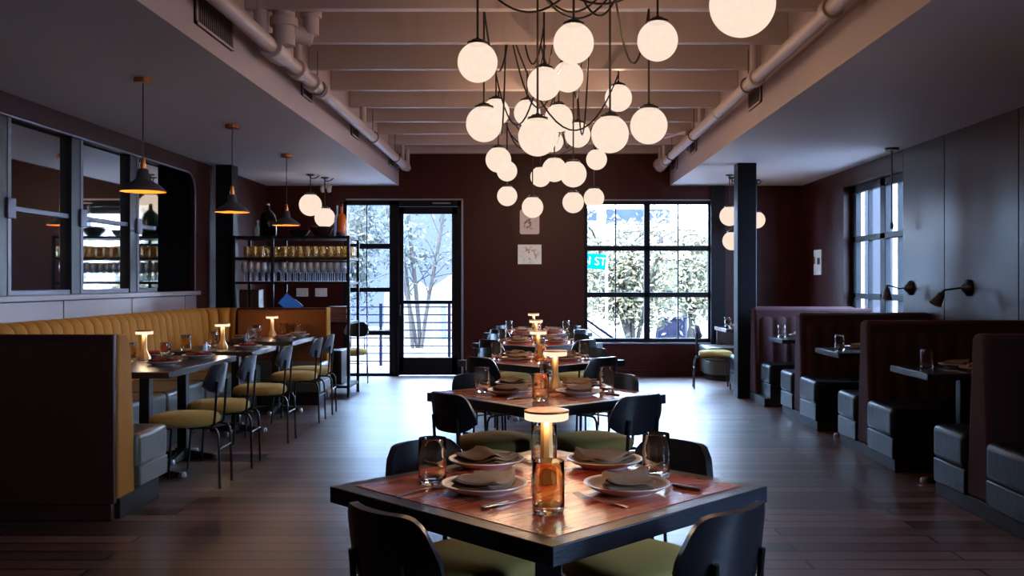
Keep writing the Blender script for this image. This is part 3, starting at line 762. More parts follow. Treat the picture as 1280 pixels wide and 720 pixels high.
for x, y, m, lab in ((-3.12, 7.35, tum_b, 'amber tumbler left of the lamp on the nearest banquette table'), (-2.86, 7.38, tum_b, 'dark amber tumbler right of the lamp on the nearest banquette table'),
                     (-3.08, 8.42, tum_b, 'amber tumbler on the near wall side of the middle banquette table'), (-3.03, 8.98, tum_a, 'amber tumbler on the far wall side of the middle banquette table'),
                     (-2.9, 9.76, tum_a, 'amber tumbler at the near end of the farthest banquette table'), (-3.0, 10.3, tum_a, 'amber tumbler in the middle of the farthest banquette table'),
                     (-2.84, 10.78, tum_a, 'amber tumbler just right of the farthest banquette lamp'), (-2.68, 10.78, tum_a, 'amber tumbler at the far right corner of the farthest banquette table')):
    place(m, (x, y, .7502), random.uniform(0, 6), lab, 'glass', 'tumblers on the banquette tables')
def shaker(x, y, lab, m):
    t = thing('salt_shaker', lab, 'shaker', (x, y, .7502), 0, 'shakers on the banquette tables')
    MB().lathe([(0, 0), (.018, 0), (.019, .004), (.016, .05), (.013, .06), (0, .06)], 16).build('jar', m, t)
    MB().lathe([(.014, .06), (.015, .062), (.014, .072), (0, .077)], 16).build('lid', M['steel'], t)
shaker(-2.92, 8.05 + .4, 'small clear shaker on the middle banquette table', M['wine'])
shaker(-2.97, 9.72 + .1, 'small shaker at the near end of the farthest banquette table', M['wine'])

# ------------------------------------------------------------------ gold banquette
bq = thing('banquette', 'U-shaped gold velvet banquette with grey leather seats along the left wall', 'banquette', (-XW, 8.1, 0))
ox, oy = -XW, 8.1
def L(mb): return mb.xform(Matrix.Translation((-ox, -oy, 0)))
xe = -2.377
L(MB().box(-XW + .005, xe, 5.38, 5.42, .1, 1.06).box(-XW + .005, xe - .02, 5.40, 5.44, 0, .1)).build('end_panel', M['brownpanel'], bq, bevel=.006)
L(MB().box(-XW + .03, xe - .012, 5.372, 5.38, 1.03, 1.055)).build('end_panel_trim', M['leftwood'], bq)
# near return back, velvet, with its end face on the aisle
pr = [(5.42, .12), (5.64, .12), (5.63, .5), (5.59, .95), (5.565, 1.03), (5.53, 1.055), (5.42, 1.06)]
L(MB().prism(pr, 'x', -XW + .02, xe + .01)).build('return_back', M['gold'], bq, bevel=.012, seg=3)
# long channel-tufted back along the wall turning the far corner
path = []
y = 5.6
while y < 10.5: path.append((Vector((-XW + .012, y, 0)), Vector((1, 0, 0)))); y += .01075
Rc = .45; cxc, cyc = -XW + .012 + Rc, 10.5
n_arc = int(Rc * PI / 2 / .01075)
for k in range(n_arc + 1):
    a = PI - PI / 2 * k / n_arc
    path.append((Vector((cxc + Rc * math.cos(a), cyc + Rc * math.sin(a), 0)), Vector((-math.cos(a), -math.sin(a), 0))))
prof = [(.20, .40), (.195, .55), (.18, .75), (.165, .9), (.15, 1.0), (.12, 1.04), (.07, 1.06), (.0, 1.06)]
rows = []
for j, (u, z) in enumerate(prof):
    row = []
    for q, (p, n) in enumerate(path):
        s_ = q * .01075
        ch = abs(math.sin(PI * s_ / .172)) ** .42
        amp = .048 if 0 < j < 6 else (.012 if j >= 6 else .02)
        if j == len(prof) - 1: amp = 0
        uu = u - amp * (1 - ch)
        row.append(p + n * max(uu, 0) + Vector((0, 0, z - (0.006 * (1 - ch) if j > 3 else 0))))
    rows.append(row)
mb = MB(); mb.grid(rows); L(mb).build('channel_back', M['gold'], bq, ang=50)
L(MB().box(-XW + .45, -2.38, 10.88, 10.95 + .0, .12, 1.035)).build('far_return_pad', M['goldback'], bq, bevel=.02, seg=3)
L(MB().box(-XW + .3, -2.375, 10.95, 11.05, .0, 1.06)).build('far_return_back', M['brownpanel'], bq, bevel=.008)
L(MB().box(-2.385, -2.365, 10.87, 11.05, .1, 1.06)).build('far_return_edge', M['gold'], bq, bevel=.008)
# seats
def seat_block(x0, x1, y0, y1, nm='seat_cushion'):
    c = L(MB().box(x0, x1, y0, y1, .25, .46)).build(nm, M['leather'], bq, bevel=.035, seg=4)
    return c
seat_block(-XW + .1, -2.335, 5.62, 6.07)
for a, b in ((6.08, 6.85), (6.86, 7.75), (7.76, 8.65), (8.66, 9.55), (9.56, 10.42)): seat_block(-XW + .16, -2.99, a, b)
seat_block(-XW + .2, -2.345, 10.44, 10.88)
L(MB().box(-XW + .05, -2.336, 5.645, 6.068, .145, .262).box(-XW + .05, -3.0, 6.06, 10.44, .145, .255).box(-XW + .05, -2.345, 10.44, 10.95, .145, .255)).build('seat_band', M['leather'], bq, bevel=.008)
L(MB().box(-XW + .05, -2.375, 5.46, 6.02, 0, .145).box(-XW + .05, -3.04, 6.02, 10.44, 0, .145).box(-XW + .05, -2.38, 10.46, 10.95, 0, .145)).build('plinth', M['plinth'], bq, bevel=.004)

# ------------------------------------------------------------------ right booths
def booth(yc, label, near=True, far=True, xs=2.57, yhalf=.155, seat_x=2.545, ns=.5, fs=.42):
    t = thing('booth_bench', label, 'booth', (3.2, yc, 0), 0, 'mauve velvet booths along the right wall')
    o_ = Matrix.Translation((-3.2, -yc, 0))
    # velvet divider, tapering to its top
    def yh(z): return yhalf - (yhalf - .085) * min(1, max(0, (z - .15) / .85))
    pr = [(-yh(.09), .09), (yh(.09), .09), (yh(.5), .5), (yh(.9), .9), (.085, 1.03), (.06, 1.058), (-.06, 1.058), (-.085, 1.03), (-yh(.9), .9), (-yh(.5), .5)]
    pr = [(yc + a, b) for a, b in pr]
    MB().prism(pr, 'x', xs, XW - .005).xform(o_).build('divider', M['mauve'], t, bevel=.03, seg=3)
    for s, on in ((-1, near), (1, far)):
        if not on: continue
        # channelled back pads
        rows = []
        n = 50
        for z in (.40, .5, .65, .8, .93, .97):
            row = []
            for k in range(n + 1):
                x = xs + .06 + (XW - .01 - xs - .06) * k / n
                ch = abs(math.sin(PI * (x - xs - .06) / .155)) ** .5
                e = .012 if z < .96 else -.01
                row.append((x, yc + s * (yh(z) + e + .022 * ch - .012), z))
            rows.append(row)
        mb = MB(); mb.grid(rows); mb.xform(o_).build('channel_pad', M['mauve'], t, ang=60)
        dep = ns if s < 0 else fs
        y0, y1 = sorted((yc + s * (yhalf - .02), yc + s * (yhalf + dep)))
        MB().box(seat_x, XW - .005, y0, y1, .235, .455).xform(o_).build('seat_cushion', M['navy'], t, bevel=.04, seg=4)
        MB().box(seat_x + .008, XW - .005, y0, y1, .09, .24).xform(o_).build('seat_base', M['navy'], t, bevel=.008)
    y0 = yc - (yhalf + ns if near else yhalf); y1 = yc + (yhalf + fs if far else yhalf)
    MB().box(xs + .0, XW - .005, y0, y1, 0, .095).xform(o_).build('plinth', M['plinth'], t, bevel=.004)
    return t
booth(5.52, 'mauve velvet booth with black leather seats, nearest on the right')
booth(7.44, 'mauve velvet booth with black leather seats, second on the right')
booth(9.3, 'mauve velvet booth with black leather seats, third on the right, before the wall window')
booth(10.88, 'mauve velvet booth with black leather seats at the dark column', far=False, xs=2.49, yhalf=.155, ns=.42)
b5 = booth(11.48, 'black leather booth seat just behind the dark column', near=False, xs=2.62, seat_x=2.43, yhalf=.13, fs=.28)
BG = 'black tables in the right booths'
bt = []
for y0, y1, py, L_, lab in ((6.3, 6.96, 6.44, .26, 'black booth table between the nearest and second booths'), (8.14, 8.82, 8.33, .25, 'black booth table between the second and third booths'), (10.0, 10.66, 10.085, .15, 'black booth table in front of the dark column')):
    side_table(y0, y1, [(2.9, py, L_)], lab, 2.6, XW - .012, group=BG)
side_table(12.22, 13.0, [(2.95, 12.6)], 'black table in the far right corner behind the column', 2.46, 3.3, group=BG)
BT = 'settings in the right booths'
for x, y, m, lab in ((2.76, 6.7, tum_a, 'amber tumbler on the nearest booth table'), (2.70, 8.42, tum_a, 'amber tumbler on the middle booth table'), (2.69, 10.36, tum_a, 'amber tumbler on the booth table by the column'),
                     (2.56, 12.6, tum_a, 'left amber tumbler on the far corner table'), (2.72, 12.75, tum_a, 'right amber tumbler on the far corner table')):
    place(m, (x, y, .7502), random.uniform(0, 6), lab, 'glass', 'tumblers in the right booths')
for x, y, lab in ((3.0, 6.76, 'far plate with napkin on the nearest booth table'), (3.02, 6.47, 'near plate with napkin on the nearest booth table'), (2.93, 8.6, 'plate with napkin on the middle booth table'), (2.92, 10.45, 'plate with napkin on the booth table by the column'), (2.66, 12.45, 'plate with napkin on the far corner table')):
    place(plate0, (x, y, .7502), 0, lab, 'plate', 'plates in the right booths')
    place(nap0, (x, y, .7502), random.uniform(0, 3), 'folded napkin on the ' + lab.replace(' with napkin', ''), 'napkin', 'napkins in the right booths')
place(fork0, (2.84, 6.42, .7502), .4, 'steel fork by the near plate on the nearest booth table', 'fork', 'cutlery in the right booths')
# curved grey bench in the far right corner
cb = thing('corner_bench', 'rounded grey leather bench in the far right corner', 'bench', (3.1, 13.3, 0))
outl = [(-.74 + .3 - .3 * math.cos(a), -.04 - .3 * math.sin(a)) for a in [PI / 2 * k / 8 for k in range(9)]] + [(.74, -.34), (.74, .39), (-.74, .39)]
MB().prism(outl, 'z', .26, .46).build('seat_cushion', M['leather'], cb, bevel=.03, seg=3)
MB().prism([(x * .985, y * .98) for x, y in outl], 'z', .08, .262).build('seat_base', M['leather'], cb, bevel=.006)
MB().prism([(x * .95, y * .93) for x, y in outl], 'z', 0, .082).build('plinth', M['plinth'], cb)
MB().box(-.5, .74, .27, .39, .44, .70).build('backrest', M['brownpanel'], cb, bevel=.02)

# ------------------------------------------------------------------ globe pendants
def catenary(p0, p1, sag, n=16):
    p0, p1 = Vector(p0), Vector(p1)
    return [p0.lerp(p1, k / n) - Vector((0, 0, sag * 4 * (k / n) * (1 - k / n))) for k in range(n + 1)]
GL = [
 (928, 5, 41, 'largest-looking white globe at the upper right, cut by the picture top'),
 (597, 78, 25, 'white globe hanging highest on the left side of the cluster'),
 (717, 54, 25.3, 'white globe at the top centre of the cluster under looping cords'),
 (822, 51, 25.3, 'white globe on a lone cord at the top right of the cluster'),
 (680, 104.5, 21, 'white globe overlapping another one, just below the top centre globe'),
 (710, 96, 19.3, 'white globe directly beneath the top centre globe, half behind its neighbour'),
 (773, 122.5, 17, 'smaller white globe above the big pair at the right of the cluster'),
 (605, 155, 22.5, 'big white globe at the left edge of the cluster, in front of a smaller one'),
 (620, 140, 17, 'small white globe half hidden behind the big left edge globe'),
 (659, 141, 16.6, 'white globe tucked behind the upper left of the big middle globe'),
 (672, 171, 24.3, 'big textured white globe in the very middle of the cluster'),
 (698.4, 147.5, 17.5, 'white globe touching the upper right of the big middle globe'),
 (691, 177, 13.2, 'small white globe mostly hidden behind the big middle globe'),
 (722, 168.4, 16, 'white globe in the gap between the two big middle globes'),
 (762.5, 167.8, 23.5, 'big white globe right of centre with a small one below it'),
 (811, 157, 23.2, 'big white globe at the right edge of the cluster'),
 (623, 199.7, 16, 'white globe at lower left with a smaller one behind its corner'),
 (633.7, 213.8, 12.8, 'small white globe peeking out behind the lower left globe'),
 (675.7, 221, 12.7, 'small white globe at the left of the lower centre trio'),
 (693, 212, 15.4, 'white globe in the middle of the lower centre trio'),
 (716.6, 217.5, 16.6, 'white globe at the right of the lower centre trio'),
 (745.7, 199.4, 13, 'small white globe below the big right of centre globe'),
 (634, 245, 12.6, 'small white globe lowest at the left of the cluster'),
 (665.7, 259, 13.4, 'lowest white globe, hanging over the pinned sketch'),
 (716.5, 253, 13.4, 'low white globe at the right, left one of a pair'),
 (742.5, 247.5, 12.8, 'low white globe at the upper left corner of the back window'),
]
GR = .125
GLOBEW = 6.2
HUBS = [Vector((.22, 5.72, 3.30)), Vector((.1, 7.52, 3.30)), Vector((.0, 11.12, 3.30))]
def globe(loc, r, label, group, hook_z, swag_to=None, sag=.35, energy=None, top_z=None):
    t = thing('globe_pendant', label, 'pendant light', loc, 0, group)
    k = r / .125
    prof = [(.042 * k, .118 * k)]
    a0 = math.asin(.042 / .125)
    prof = [(r * math.sin(a), r * math.cos(a)) for a in [a0 + (PI - a0) * q / 22 for q in range(23)]]
    prof[-1] = (0, -r)
    MB().lathe(prof, 40).build('globe', M['globe'], t, ang=60)
    MB().lathe([(0, .152 * k), (.012 * k, .152 * k), (.014 * k, .142 * k), (.038 * k, .140 * k), (.046 * k, .130 * k), (.066 * k, .124 * k), (.066 * k, .112 * k), (.05 * k, .109 * k), (0, .109 * k)], 24).build('cap', M['black'], t)
    top = hook_z - loc[2]
    cd = MB().tube([(0, 0, .14 * k), (0, 0, (top_z or hook_z) - loc[2])], .0072, 6)
    if swag_to is not None:
        e = Vector(swag_to) - Vector(loc)
        cd.tube(catenary((0, 0, top - .004), e, sag), .0072, 6)
    cd.build('cord', M['cord'], t)
    l = bpy.data.lights.new('globe_bulb', 'POINT'); l.energy = energy or GLOBEW; l.color = (1, .66, .42); l.shadow_soft_size = 0.0
    o = bpy.data.objects.new('globe_bulb', l); C.objects.link(o); o.location = loc
    return t
rg = random.Random(8)
GL += [(f[0], f[1], f[2], f[3]) for f in (  # three extra globes above the frame, added to light the nearest table
 (VX - .30 * F / 2.9, VY - 1.38 * F / 2.9, GR * F / 2.9, 'added white globe, out of view above the nearest table, left one of the three lighting it'),
 (VX + .30 * F / 2.6, VY - 1.52 * F / 2.6, GR * F / 2.6, 'added white globe, out of view above the nearest table, right one of the three lighting it'),
 (VX - .02 * F / 2.2, VY - 1.25 * F / 2.2, GR * F / 2.2, 'added white globe, out of view above the nearest table, middle one of the three lighting it'))]
SW = []; GC = [(BX(px, GR * F / r), GR * F / r, BZ(py, GR * F / r)) for px, py, r, _ in GL]
for px, py, r, lab in GL:
    d = GR * F / r
    x, z = BX(px, d), BZ(py, d)
    # hang from the nearest joist
    i = round((YB - .04 - d) / .902); yj = YB - .04 - .902 * i
    order = sorted(HUBS, key=lambda h: (h - Vector((x, d, 3.2))).length)
    best = None
    for att in range(700):
        hb = order[0] if att < 350 else order[1]
        end = hb + Vector((rg.uniform(-.35, .35), rg.uniform(-.04, .04), 0))
        dist = (Vector((x, d, 0)) - Vector((hb.x, hb.y, 0))).length
        sg_ = max(.2, min(.6, .28 + dist * .16)) * rg.uniform(.55, 1.25)
        pts = catenary((x, d, 3.26), end, sg_, 40)
        ok = True
        for (ox_, oy_, oz_) in GC:
            if (ox_ - x) ** 2 + (oy_ - d) ** 2 < 1e-6: continue
            for p in pts:
                if (p - Vector((ox_, oy_, oz_))).length < .155 or (math.hypot(p.x - ox_, p.y - oy_) < .035 and p.z > oz_): ok = False; break
            if not ok: break
        if ok:
            for q in SW:
                if any((p - w).length < .022 for p in pts[1:] for w in q): ok = False; break
        if ok: break
    SW.append(pts)
    yj = YB - .04 - .902 * round((YB - .04 - d) / .902)
    inj = abs(d - yj) < .05
    if 'nearest table' in lab: end = None
    globe((x, d, z), GR, lab, 'white globes of the big hanging cluster', 3.197 if inj else 3.27, end, sag=sg_, top_z=3.197 if inj else 3.565)
for h in HUBS:
    pass
# pairs of globes in the far corners
for px, py, r, d, mx, lab, g in ((388, 256, 14, 12.25, 385, 'larger white globe over the glass rack at the back left', 'globe pair at back left'), (406, 272, 12.6, 12.6, 404, 'smaller white globe low over the glass rack at the back left', 'globe pair at back left'),
                        (912, 270, 12.4, 12.3, 911, 'upper white globe of the pair left of the dark column', 'globes round the dark column'), (915, 301, 11.8, 12.6, 915, 'lower white globe of the pair left of the dark column', 'globes round the dark column'),
                        (946, 275, 10.5, 12.9, 946, 'white globe half hidden behind the right edge of the dark column', 'globes round the dark column')):
    loc = (BX(px, d), d, BZ(py, d)); rr = r * d / F
    t = globe(loc, rr, lab, g, 2.70, (loc[0] + .09, d + .1, 2.735), .02, energy=1.6)
    MB().lathe([(0, .0), (.05, 0), (.05, -.012), (.012, -.02), (.008, -.045), (0, -.045)], 20).build('ceiling_rose', M['black'], t, loc=(0, 0, 2.74 - loc[2]))

# ------------------------------------------------------------------ black and copper pendants on the left
for (x, y, lab) in ((-2.66, 6.47, 'black cone pendant with copper lining over the banquette, nearest'), (-2.66, 8.38, 'black cone pendant with copper lining, middle of three'), (-2.69, 10.33, 'black cone pendant with copper lining, farthest of three')):
    t = thing('cone_pendant', lab, 'pendant light', (x, y, 0), 0, 'black cone pendants over the banquette')
    MB().lathe([(0, 2.74), (.06, 2.74), (.06, 2.708), (.0, 2.708)], 28).build('ceiling_rose', M['copper'], t, bevel=.002)
    MB().cyl((0, 0, 2.19), (0, 0, 2.71), .0045, 8).build('cord', M['cord'], t)
    MB().lathe([(0, 2.2), (.012, 2.2), (.016, 2.19), (.016, 2.165), (.02, 2.16), (.02, 2.125), (0, 2.125)], 20).build('socket', M['copper'], t)
    MB().lathe([(.02, 2.128), (.034, 2.122), (.044, 2.06), (.06, 2.045), (.11, 2.015), (.15, 1.978), (.151, 1.970), (.148, 1.970)], 36).build('shade', M['shade_black'], t, ang=60)
    MB().lathe([(.148, 1.971), (.146, 1.976), (.107, 2.01), (.058, 2.04), (.041, 2.055), (.03, 2.115), (0, 2.118)], 36).build('shade_lining', M['shade_in'], t, ang=60)
    MB().lathe([(0, 2.118), (.013, 2.112), (.014, 2.09), (.026, 2.05), (.028, 2.03), (.02, 2.008), (0, 2.0)], 16).build('bulb', M['warmbulb'], t)
    l = bpy.data.lights.new('cone_bulb', 'POINT'); l.energy = 1.8; l.color = (1, .6, .3); l.shadow_soft_size = 0.0
    o = bpy.data.objects.new('cone_bulb', l); C.objects.link(o); o.location = (x, y, 1.993)
# rod pendant in front of the right window
t = thing('rod_pendant', 'thin black ceiling rod in front of the right wall window', 'pendant light', (3.69, 9.83, 0))
MB().lathe([(0, 2.74), (.07, 2.74), (.07, 2.715), (.0, 2.715)], 24).build('ceiling_rose', M['black'], t)
MB().cyl((0, 0, 1.95), (0, 0, 2.72), .009, 8).build('rod', M['black'], t)
MB().lathe([(0, 1.97), (.014, 1.97), (.018, 1.93), (.012, 1.9), (0, 1.9)], 14).build('socket', M['black'], t)
# wall sconces
def sconce(y, z, yoff, label, tilt):
    t = thing('wall_sconce', label, 'wall lamp', (XW, y, z), 0, 'black swivel wall lamps on the right wall')
    MB().lathe([(0, 0), (.075, 0), (.075, .02), (.045, .045), (.02, .075), (0, .08)], 24, M=Matrix.Rotation(-PI / 2, 4, 'Y')).build('wall_mount', M['black'], t, ang=50)
    j = Vector((-.13, -.02, -.005)); k = Vector((-.24, yoff, .03 if tilt < .2 else -.02))
    MB().tube([(-.07, 0, 0), j, k], .008, 8).build('arm', M['black'], t)
    R_ = Matrix.Translation(k) @ Matrix.Rotation(tilt, 4, 'Y')
    MB().lathe([(0, .0), (.012, 0), (.016, -.03), (.03, -.04), (.036, -.07), (.056, -.15), (.054, -.15), (.03, -.06), (0, -.05)], 24).xform(R_).build('shade', M['shade_black'], t, ang=50)
    MB().lathe([(0, -.052), (.02, -.06), (.024, -.085), (.015, -.11), (0, -.118)], 12).xform(R_).build('bulb', M['warmbulb'], t)
    return t
sconce(8.42, BZ(360, 8.3), -.03, 'black swivel wall lamp on the plain right wall panel, shade angled out', .55)
sconce(9.72, BZ(360, 9.7), .02, 'black swivel wall lamp at the right window edge, shade hanging straight', .05)

# ------------------------------------------------------------------ things on the back and side walls
t = thing('wall_sketch_frame', 'rounded flower sketch pinned on the maroon wall, upper of two', 'picture', (BX(662), YB - .006, BZ(277.5)))
hw, hh, rr = 12.2 / 86.86, 15.3 / 86.86, .03
ol = []
for cx, cy, a0 in ((hw - rr, hh - rr, 0), (-hw + rr, hh - rr, PI / 2), (-hw + rr, -hh + rr, PI), (hw - rr, -hh + rr, 3 * PI / 2)):
    for k in range(6): ol.append((cx + rr * math.cos(a0 + PI / 2 * k / 5), cy + rr * math.sin(a0 + PI / 2 * k / 5)))
MB().prism(ol, 'y', -.006, .006).build('sheet', M['art1'], t)
t = thing('wall_print_frame', 'square botanical print on the maroon wall, lower of two', 'picture', (BX(662), YB - .008, BZ(318)))
hw, hh = 14.8 / 86.86, 12.2 / 86.86
MB().box(-hw, hw, -.008, .008, -hh, hh).build('sheet', M['art2'], t, bevel=.002)
t = thing('thermostat_panel', 'small white control panel on the right wall near the back', 'control panel', (XW - .012, 12.88, BZ(328, 12.88)))
MB().box(-.012, .012, -.17, .17, -.17, .17).build('case', M['white'], t, bevel=.006)
MB().box(-.016, -.012, -.12, -.01, -.03, .06).build('display', M['black'], t)
MB().box(-.016, -.012, .1, .15, -.02, .08).build('indicator', M['copper'], t)
for px, lab in ((378, 'left of two white switch plates on the wall behind the rack'), (401.5, 'right of two white switch plates on the wall behind the rack')):
    t = thing('switch_plate', lab, 'switch', (BX(px), YB - .006, BZ(365.5)), 0, 'switch plates behind the rack')
    MB().box(-.085, .085, -.006, .006, -.06, .06).build('cover', M['white'], t, bevel=.003)
    for k in (-1, 0, 1): MB().box(k * .048 - .014, k * .048 + .014, -.01, -.006, -.03, .03).build('rocker', M['white'], t, bevel=.002)
t = thing('ceiling_emergency_light', 'small white twin-lamp fitting under the ceiling at back left', 'emergency light', (BX(409), YB - .05, BZ(233)))
MB().box(-.07, .07, -.045, .05, -.03, .05).build('case', M['white'], t, bevel=.012)
for s in (-1, 1): MB().lathe([(0, -.05), (.03, -.05), (.038, .01), (.02, .03), (0, .03)], 16, c=(s * .045, -.05, -.04), M=Matrix.Rotation(.6, 4, 'X')).build('lamp_head', M['white'], t)
t = thing('wall_valve', 'painted pipe end fitting at the top of the back wall, right side', 'fitting', (BX(822), YB - .12, BZ(206)))
MB().cyl((0, -.1, 0), (0, .1, 0), .07, 16).build('flange', M['blush'], t, bevel=.01)
MB().cyl((0, -.02, -.0), (.05, -.02, -.11), .04, 12).build('outlet', M['blush'], t, bevel=.006)

# ------------------------------------------------------------------ metal rack with glassware
rx0, rx1, rxm, ry_0, ry_1 = -3.52, -2.18, -3.07, 11.16, 11.76
rk = thing('storage_rack', 'tall black metal rack of glassware behind the gold banquette', 'rack', (0, 0, 0))
RKZ = [1.895, 1.645, 1.36, .885, .14]
for x in (rx0, rxm, rx1):
    for y in (ry_0, ry_1):
        MB().box(x - .016, x + .016, y - .016, y + .016, 0, 1.9 if True else 0).build('post', M['frame'], rk, bevel=.003)
for z in RKZ:
    MB().box(rx0 - .01, rx1 + .01, ry_0 - .01, ry_1 + .01, z - .03, z).build('shelf', M['frame'], rk, bevel=.003)
# glasses on the rack
def place_many(o, pts, label, cat, group):
    for k, p in enumerate(pts):
        c = o if k == 0 else o.copy()
        if k: C.objects.link(c)
        c.location = p; tag(c, label, cat, group)
st = MB().lathe([(0, 0), (.039, 0), (.041, .006), (.041, .13), (.039, .132), (.038, .12), (.037, .012), (0, .01)], 14).build('shelf_tumbler', M['shelf_tumbler'], ang=60)
pts = [(rx0 + .13 + .09 * k + (.03 if r else 0), ry_0 + .08 + .12 * r, 1.6455) for r in range(3) for k in range(14)]
pts = [p for p in pts if abs(p[0] - rxm) > .055 or p[1] > 11.25]
place_many(st, pts, 'amber stemless glass in the rows on the rack shelf under the top', 'glass', 'amber glasses on the rack')
wg = MB().lathe([(0, .0), (.034, 0), (.033, .003), (.006, .008), (.0038, .02), (.0038, .095), (.012, .105), (.03, .125), (.037, .15), (.036, .18), (.03, .225), (.0285, .225), (.034, .18), (.035, .15), (.028, .128), (0, .11)], 14).build('wine_glass', M['wine'], ang=60)
pts = [(rx0 + .10 + .078 * k + (.03 if r % 2 else 0), ry_0 + .07 + .11 * r, 1.3605) for r in range(4) for k in range(16)]
pts = [p for p in pts if abs(p[0] - rxm) > .05 or p[1] > 11.25]
place_many(wg, pts, 'clear wine glass in the rows on the middle rack shelf', 'glass', 'wine glasses on the rack')
# on the rack's top
t = thing('demijohn', 'big dark glass demijohn on the top left of the rack', 'bottle', (BX(335, 11.45), 11.45, 1.8955))
MB().lathe([(0, 0), (.09, 0), (.1, .012), (.1, .2), (.085, .27), (.04, .315), (.022, .335), (.022, .375), (.026, .38), (.018, .38), (.016, .34), (.035, .31), (.078, .265), (.093, .2), (.093, .015), (0, .01)], 28).build('body', M['oldbottle'], t, ang=60)
MB().lathe([(0, .37), (.017, .37), (.02, .4), (0, .402)], 14).build('stopper', M['white'], t)
def bottle(px, d, lab, m, liq, h=.36, r=.065):
    t = thing('glass_bottle', lab, 'bottle', (BX(px, d), d, 1.8955), 0, 'bottles on the rack top')
    MB().lathe([(0, 0), (r, 0), (r * 1.04, .01), (r * 1.04, h * .6), (r * .85, h * .72), (r * .3, h * .78), (r * .28, h * .95), (r * .34, h), (0, h)], 24).build('body', m, t, ang=50)
    MB().lathe([(0, h), (r * .33, h), (r * .33, h + .03), (0, h + .032)], 14).build('stopper', M['black'] if liq else M['white'], t)
bottle(427, 11.4, 'orange glass bottle at the right end of the rack top', M['orange_liq'], True, .36, .055)
bottle(421.5, 11.58, 'clear bottle behind the orange one on the rack top', M['wine'], False, .36, .035)
bottle(322, 11.6, 'small clear bottle left of the demijohn on the rack top', M['wine'], False, .18, .03)
bowl_prof = lambda r, h: [(0, 0), (r * .45, 0), (r * .75, h * .4), (r, h), (r * .97, h), (r * .7, h * .45), (0, h * .12)]
for px, d, z, r, h, lab in ((374, 11.5, 1.8955, .135, .085, 'wide dark wooden bowl on the rack top, left of two'), (402, 11.4, 1.8955, .14, .1, 'dark wooden bowl on the rack top, under the white globes')):
    tag(MB().lathe(bowl_prof(r, h), 32).build('wooden_bowl', M['woodbowl'], loc=(BX(px, d), d, z), ang=60), lab, 'bowl', 'dark bowls on the rack top')
tag(MB().lathe([(0, 0), (.05, 0), (.12, .012), (.125, .018), (.12, .02), (.05, .01), (0, .009)], 32).build('serving_plate', M['woodbowl'], loc=(BX(402, 11.4), 11.4, 1.8955 + .1005), ang=60), 'flat dark plate resting on the right wooden bowl of the rack', 'plate')
t = thing('cutting_board', 'pale wooden round slab in front of the orange bottle', 'board', (BX(425.5, 11.25), 11.25, 1.8955))
MB().lathe([(0, 0), (.05, 0), (.055, .01), (.05, .05), (0, .05)], 20).build('slab', M['woodbowl'], t)
# middle and lower rack shelves
t = thing('touch_screen', 'tilted blue-lit screen on the middle of the rack', 'screen', (BX(362, 11.4), 11.4, .8855))
R_ = Matrix.Translation((.01, 0, .2)) @ Matrix.Rotation(math.radians(38), 4, 'Y') @ Matrix.Rotation(math.radians(-15), 4, 'X')
MB().obox((0, 0, 0), (.26, .02, .17)).xform(R_).build('case', M['black'], t, bevel=.006)
MB().obox((0, -.0115, 0), (.24, .003, .15)).xform(R_).build('display', M['screen'], t)
MB().lathe([(0, 0), (.09, 0), (.085, .012), (.02, .02), (.016, .2), (0, .2)], 20).build('stand', M['black'], t)
for px, lab in ((303, 'dark upright box with pale blue edge on the rack, left one'), (316, 'dark upright box with pale blue edge on the rack, right one')):
    t = thing('upright_box', lab, 'box', (BX(px, 11.4) + .03, 11.4, .8855), 0, 'upright boxes on the rack')
    MB().box(-.035, .07, -.1, .1, 0, .38).build('case', M['woodbowl'], t, bevel=.004)
    MB().box(-.036, -.016, -.103, -.1, .2, .36).build('edge_strip', M['blueglass'], t)
t = thing('board_stack', 'stack of brown boards on the rack beside the banquette end', 'stack of boards', (BX(424, 11.35), 11.35, .8855), 0)
for k in range(7): MB().box(-.115 + .004 * (k % 2), .115 - .003 * (k % 3), -.12, .12, k * .026, k * .026 + .024).build('board', M['boards'], t, bevel=.003)
tag(MB().lathe([(0, 0), (.05, 0), (.055, .1), (.05, .12), (.045, .1), (0, .02)], 20).build('cup', M['woodbowl'], loc=(BX(395, 11.4), 11.4, .8855)), 'small dark cup on the rack below the switch plates', 'cup')
tag(MB().box(-.13, .13, -.16, .16, 0, .4).build('storage_crate', M['black'], loc=(-2.42, 11.46, .1405), bevel=.012), 'black crate on the bottom shelf of the rack', 'crate')

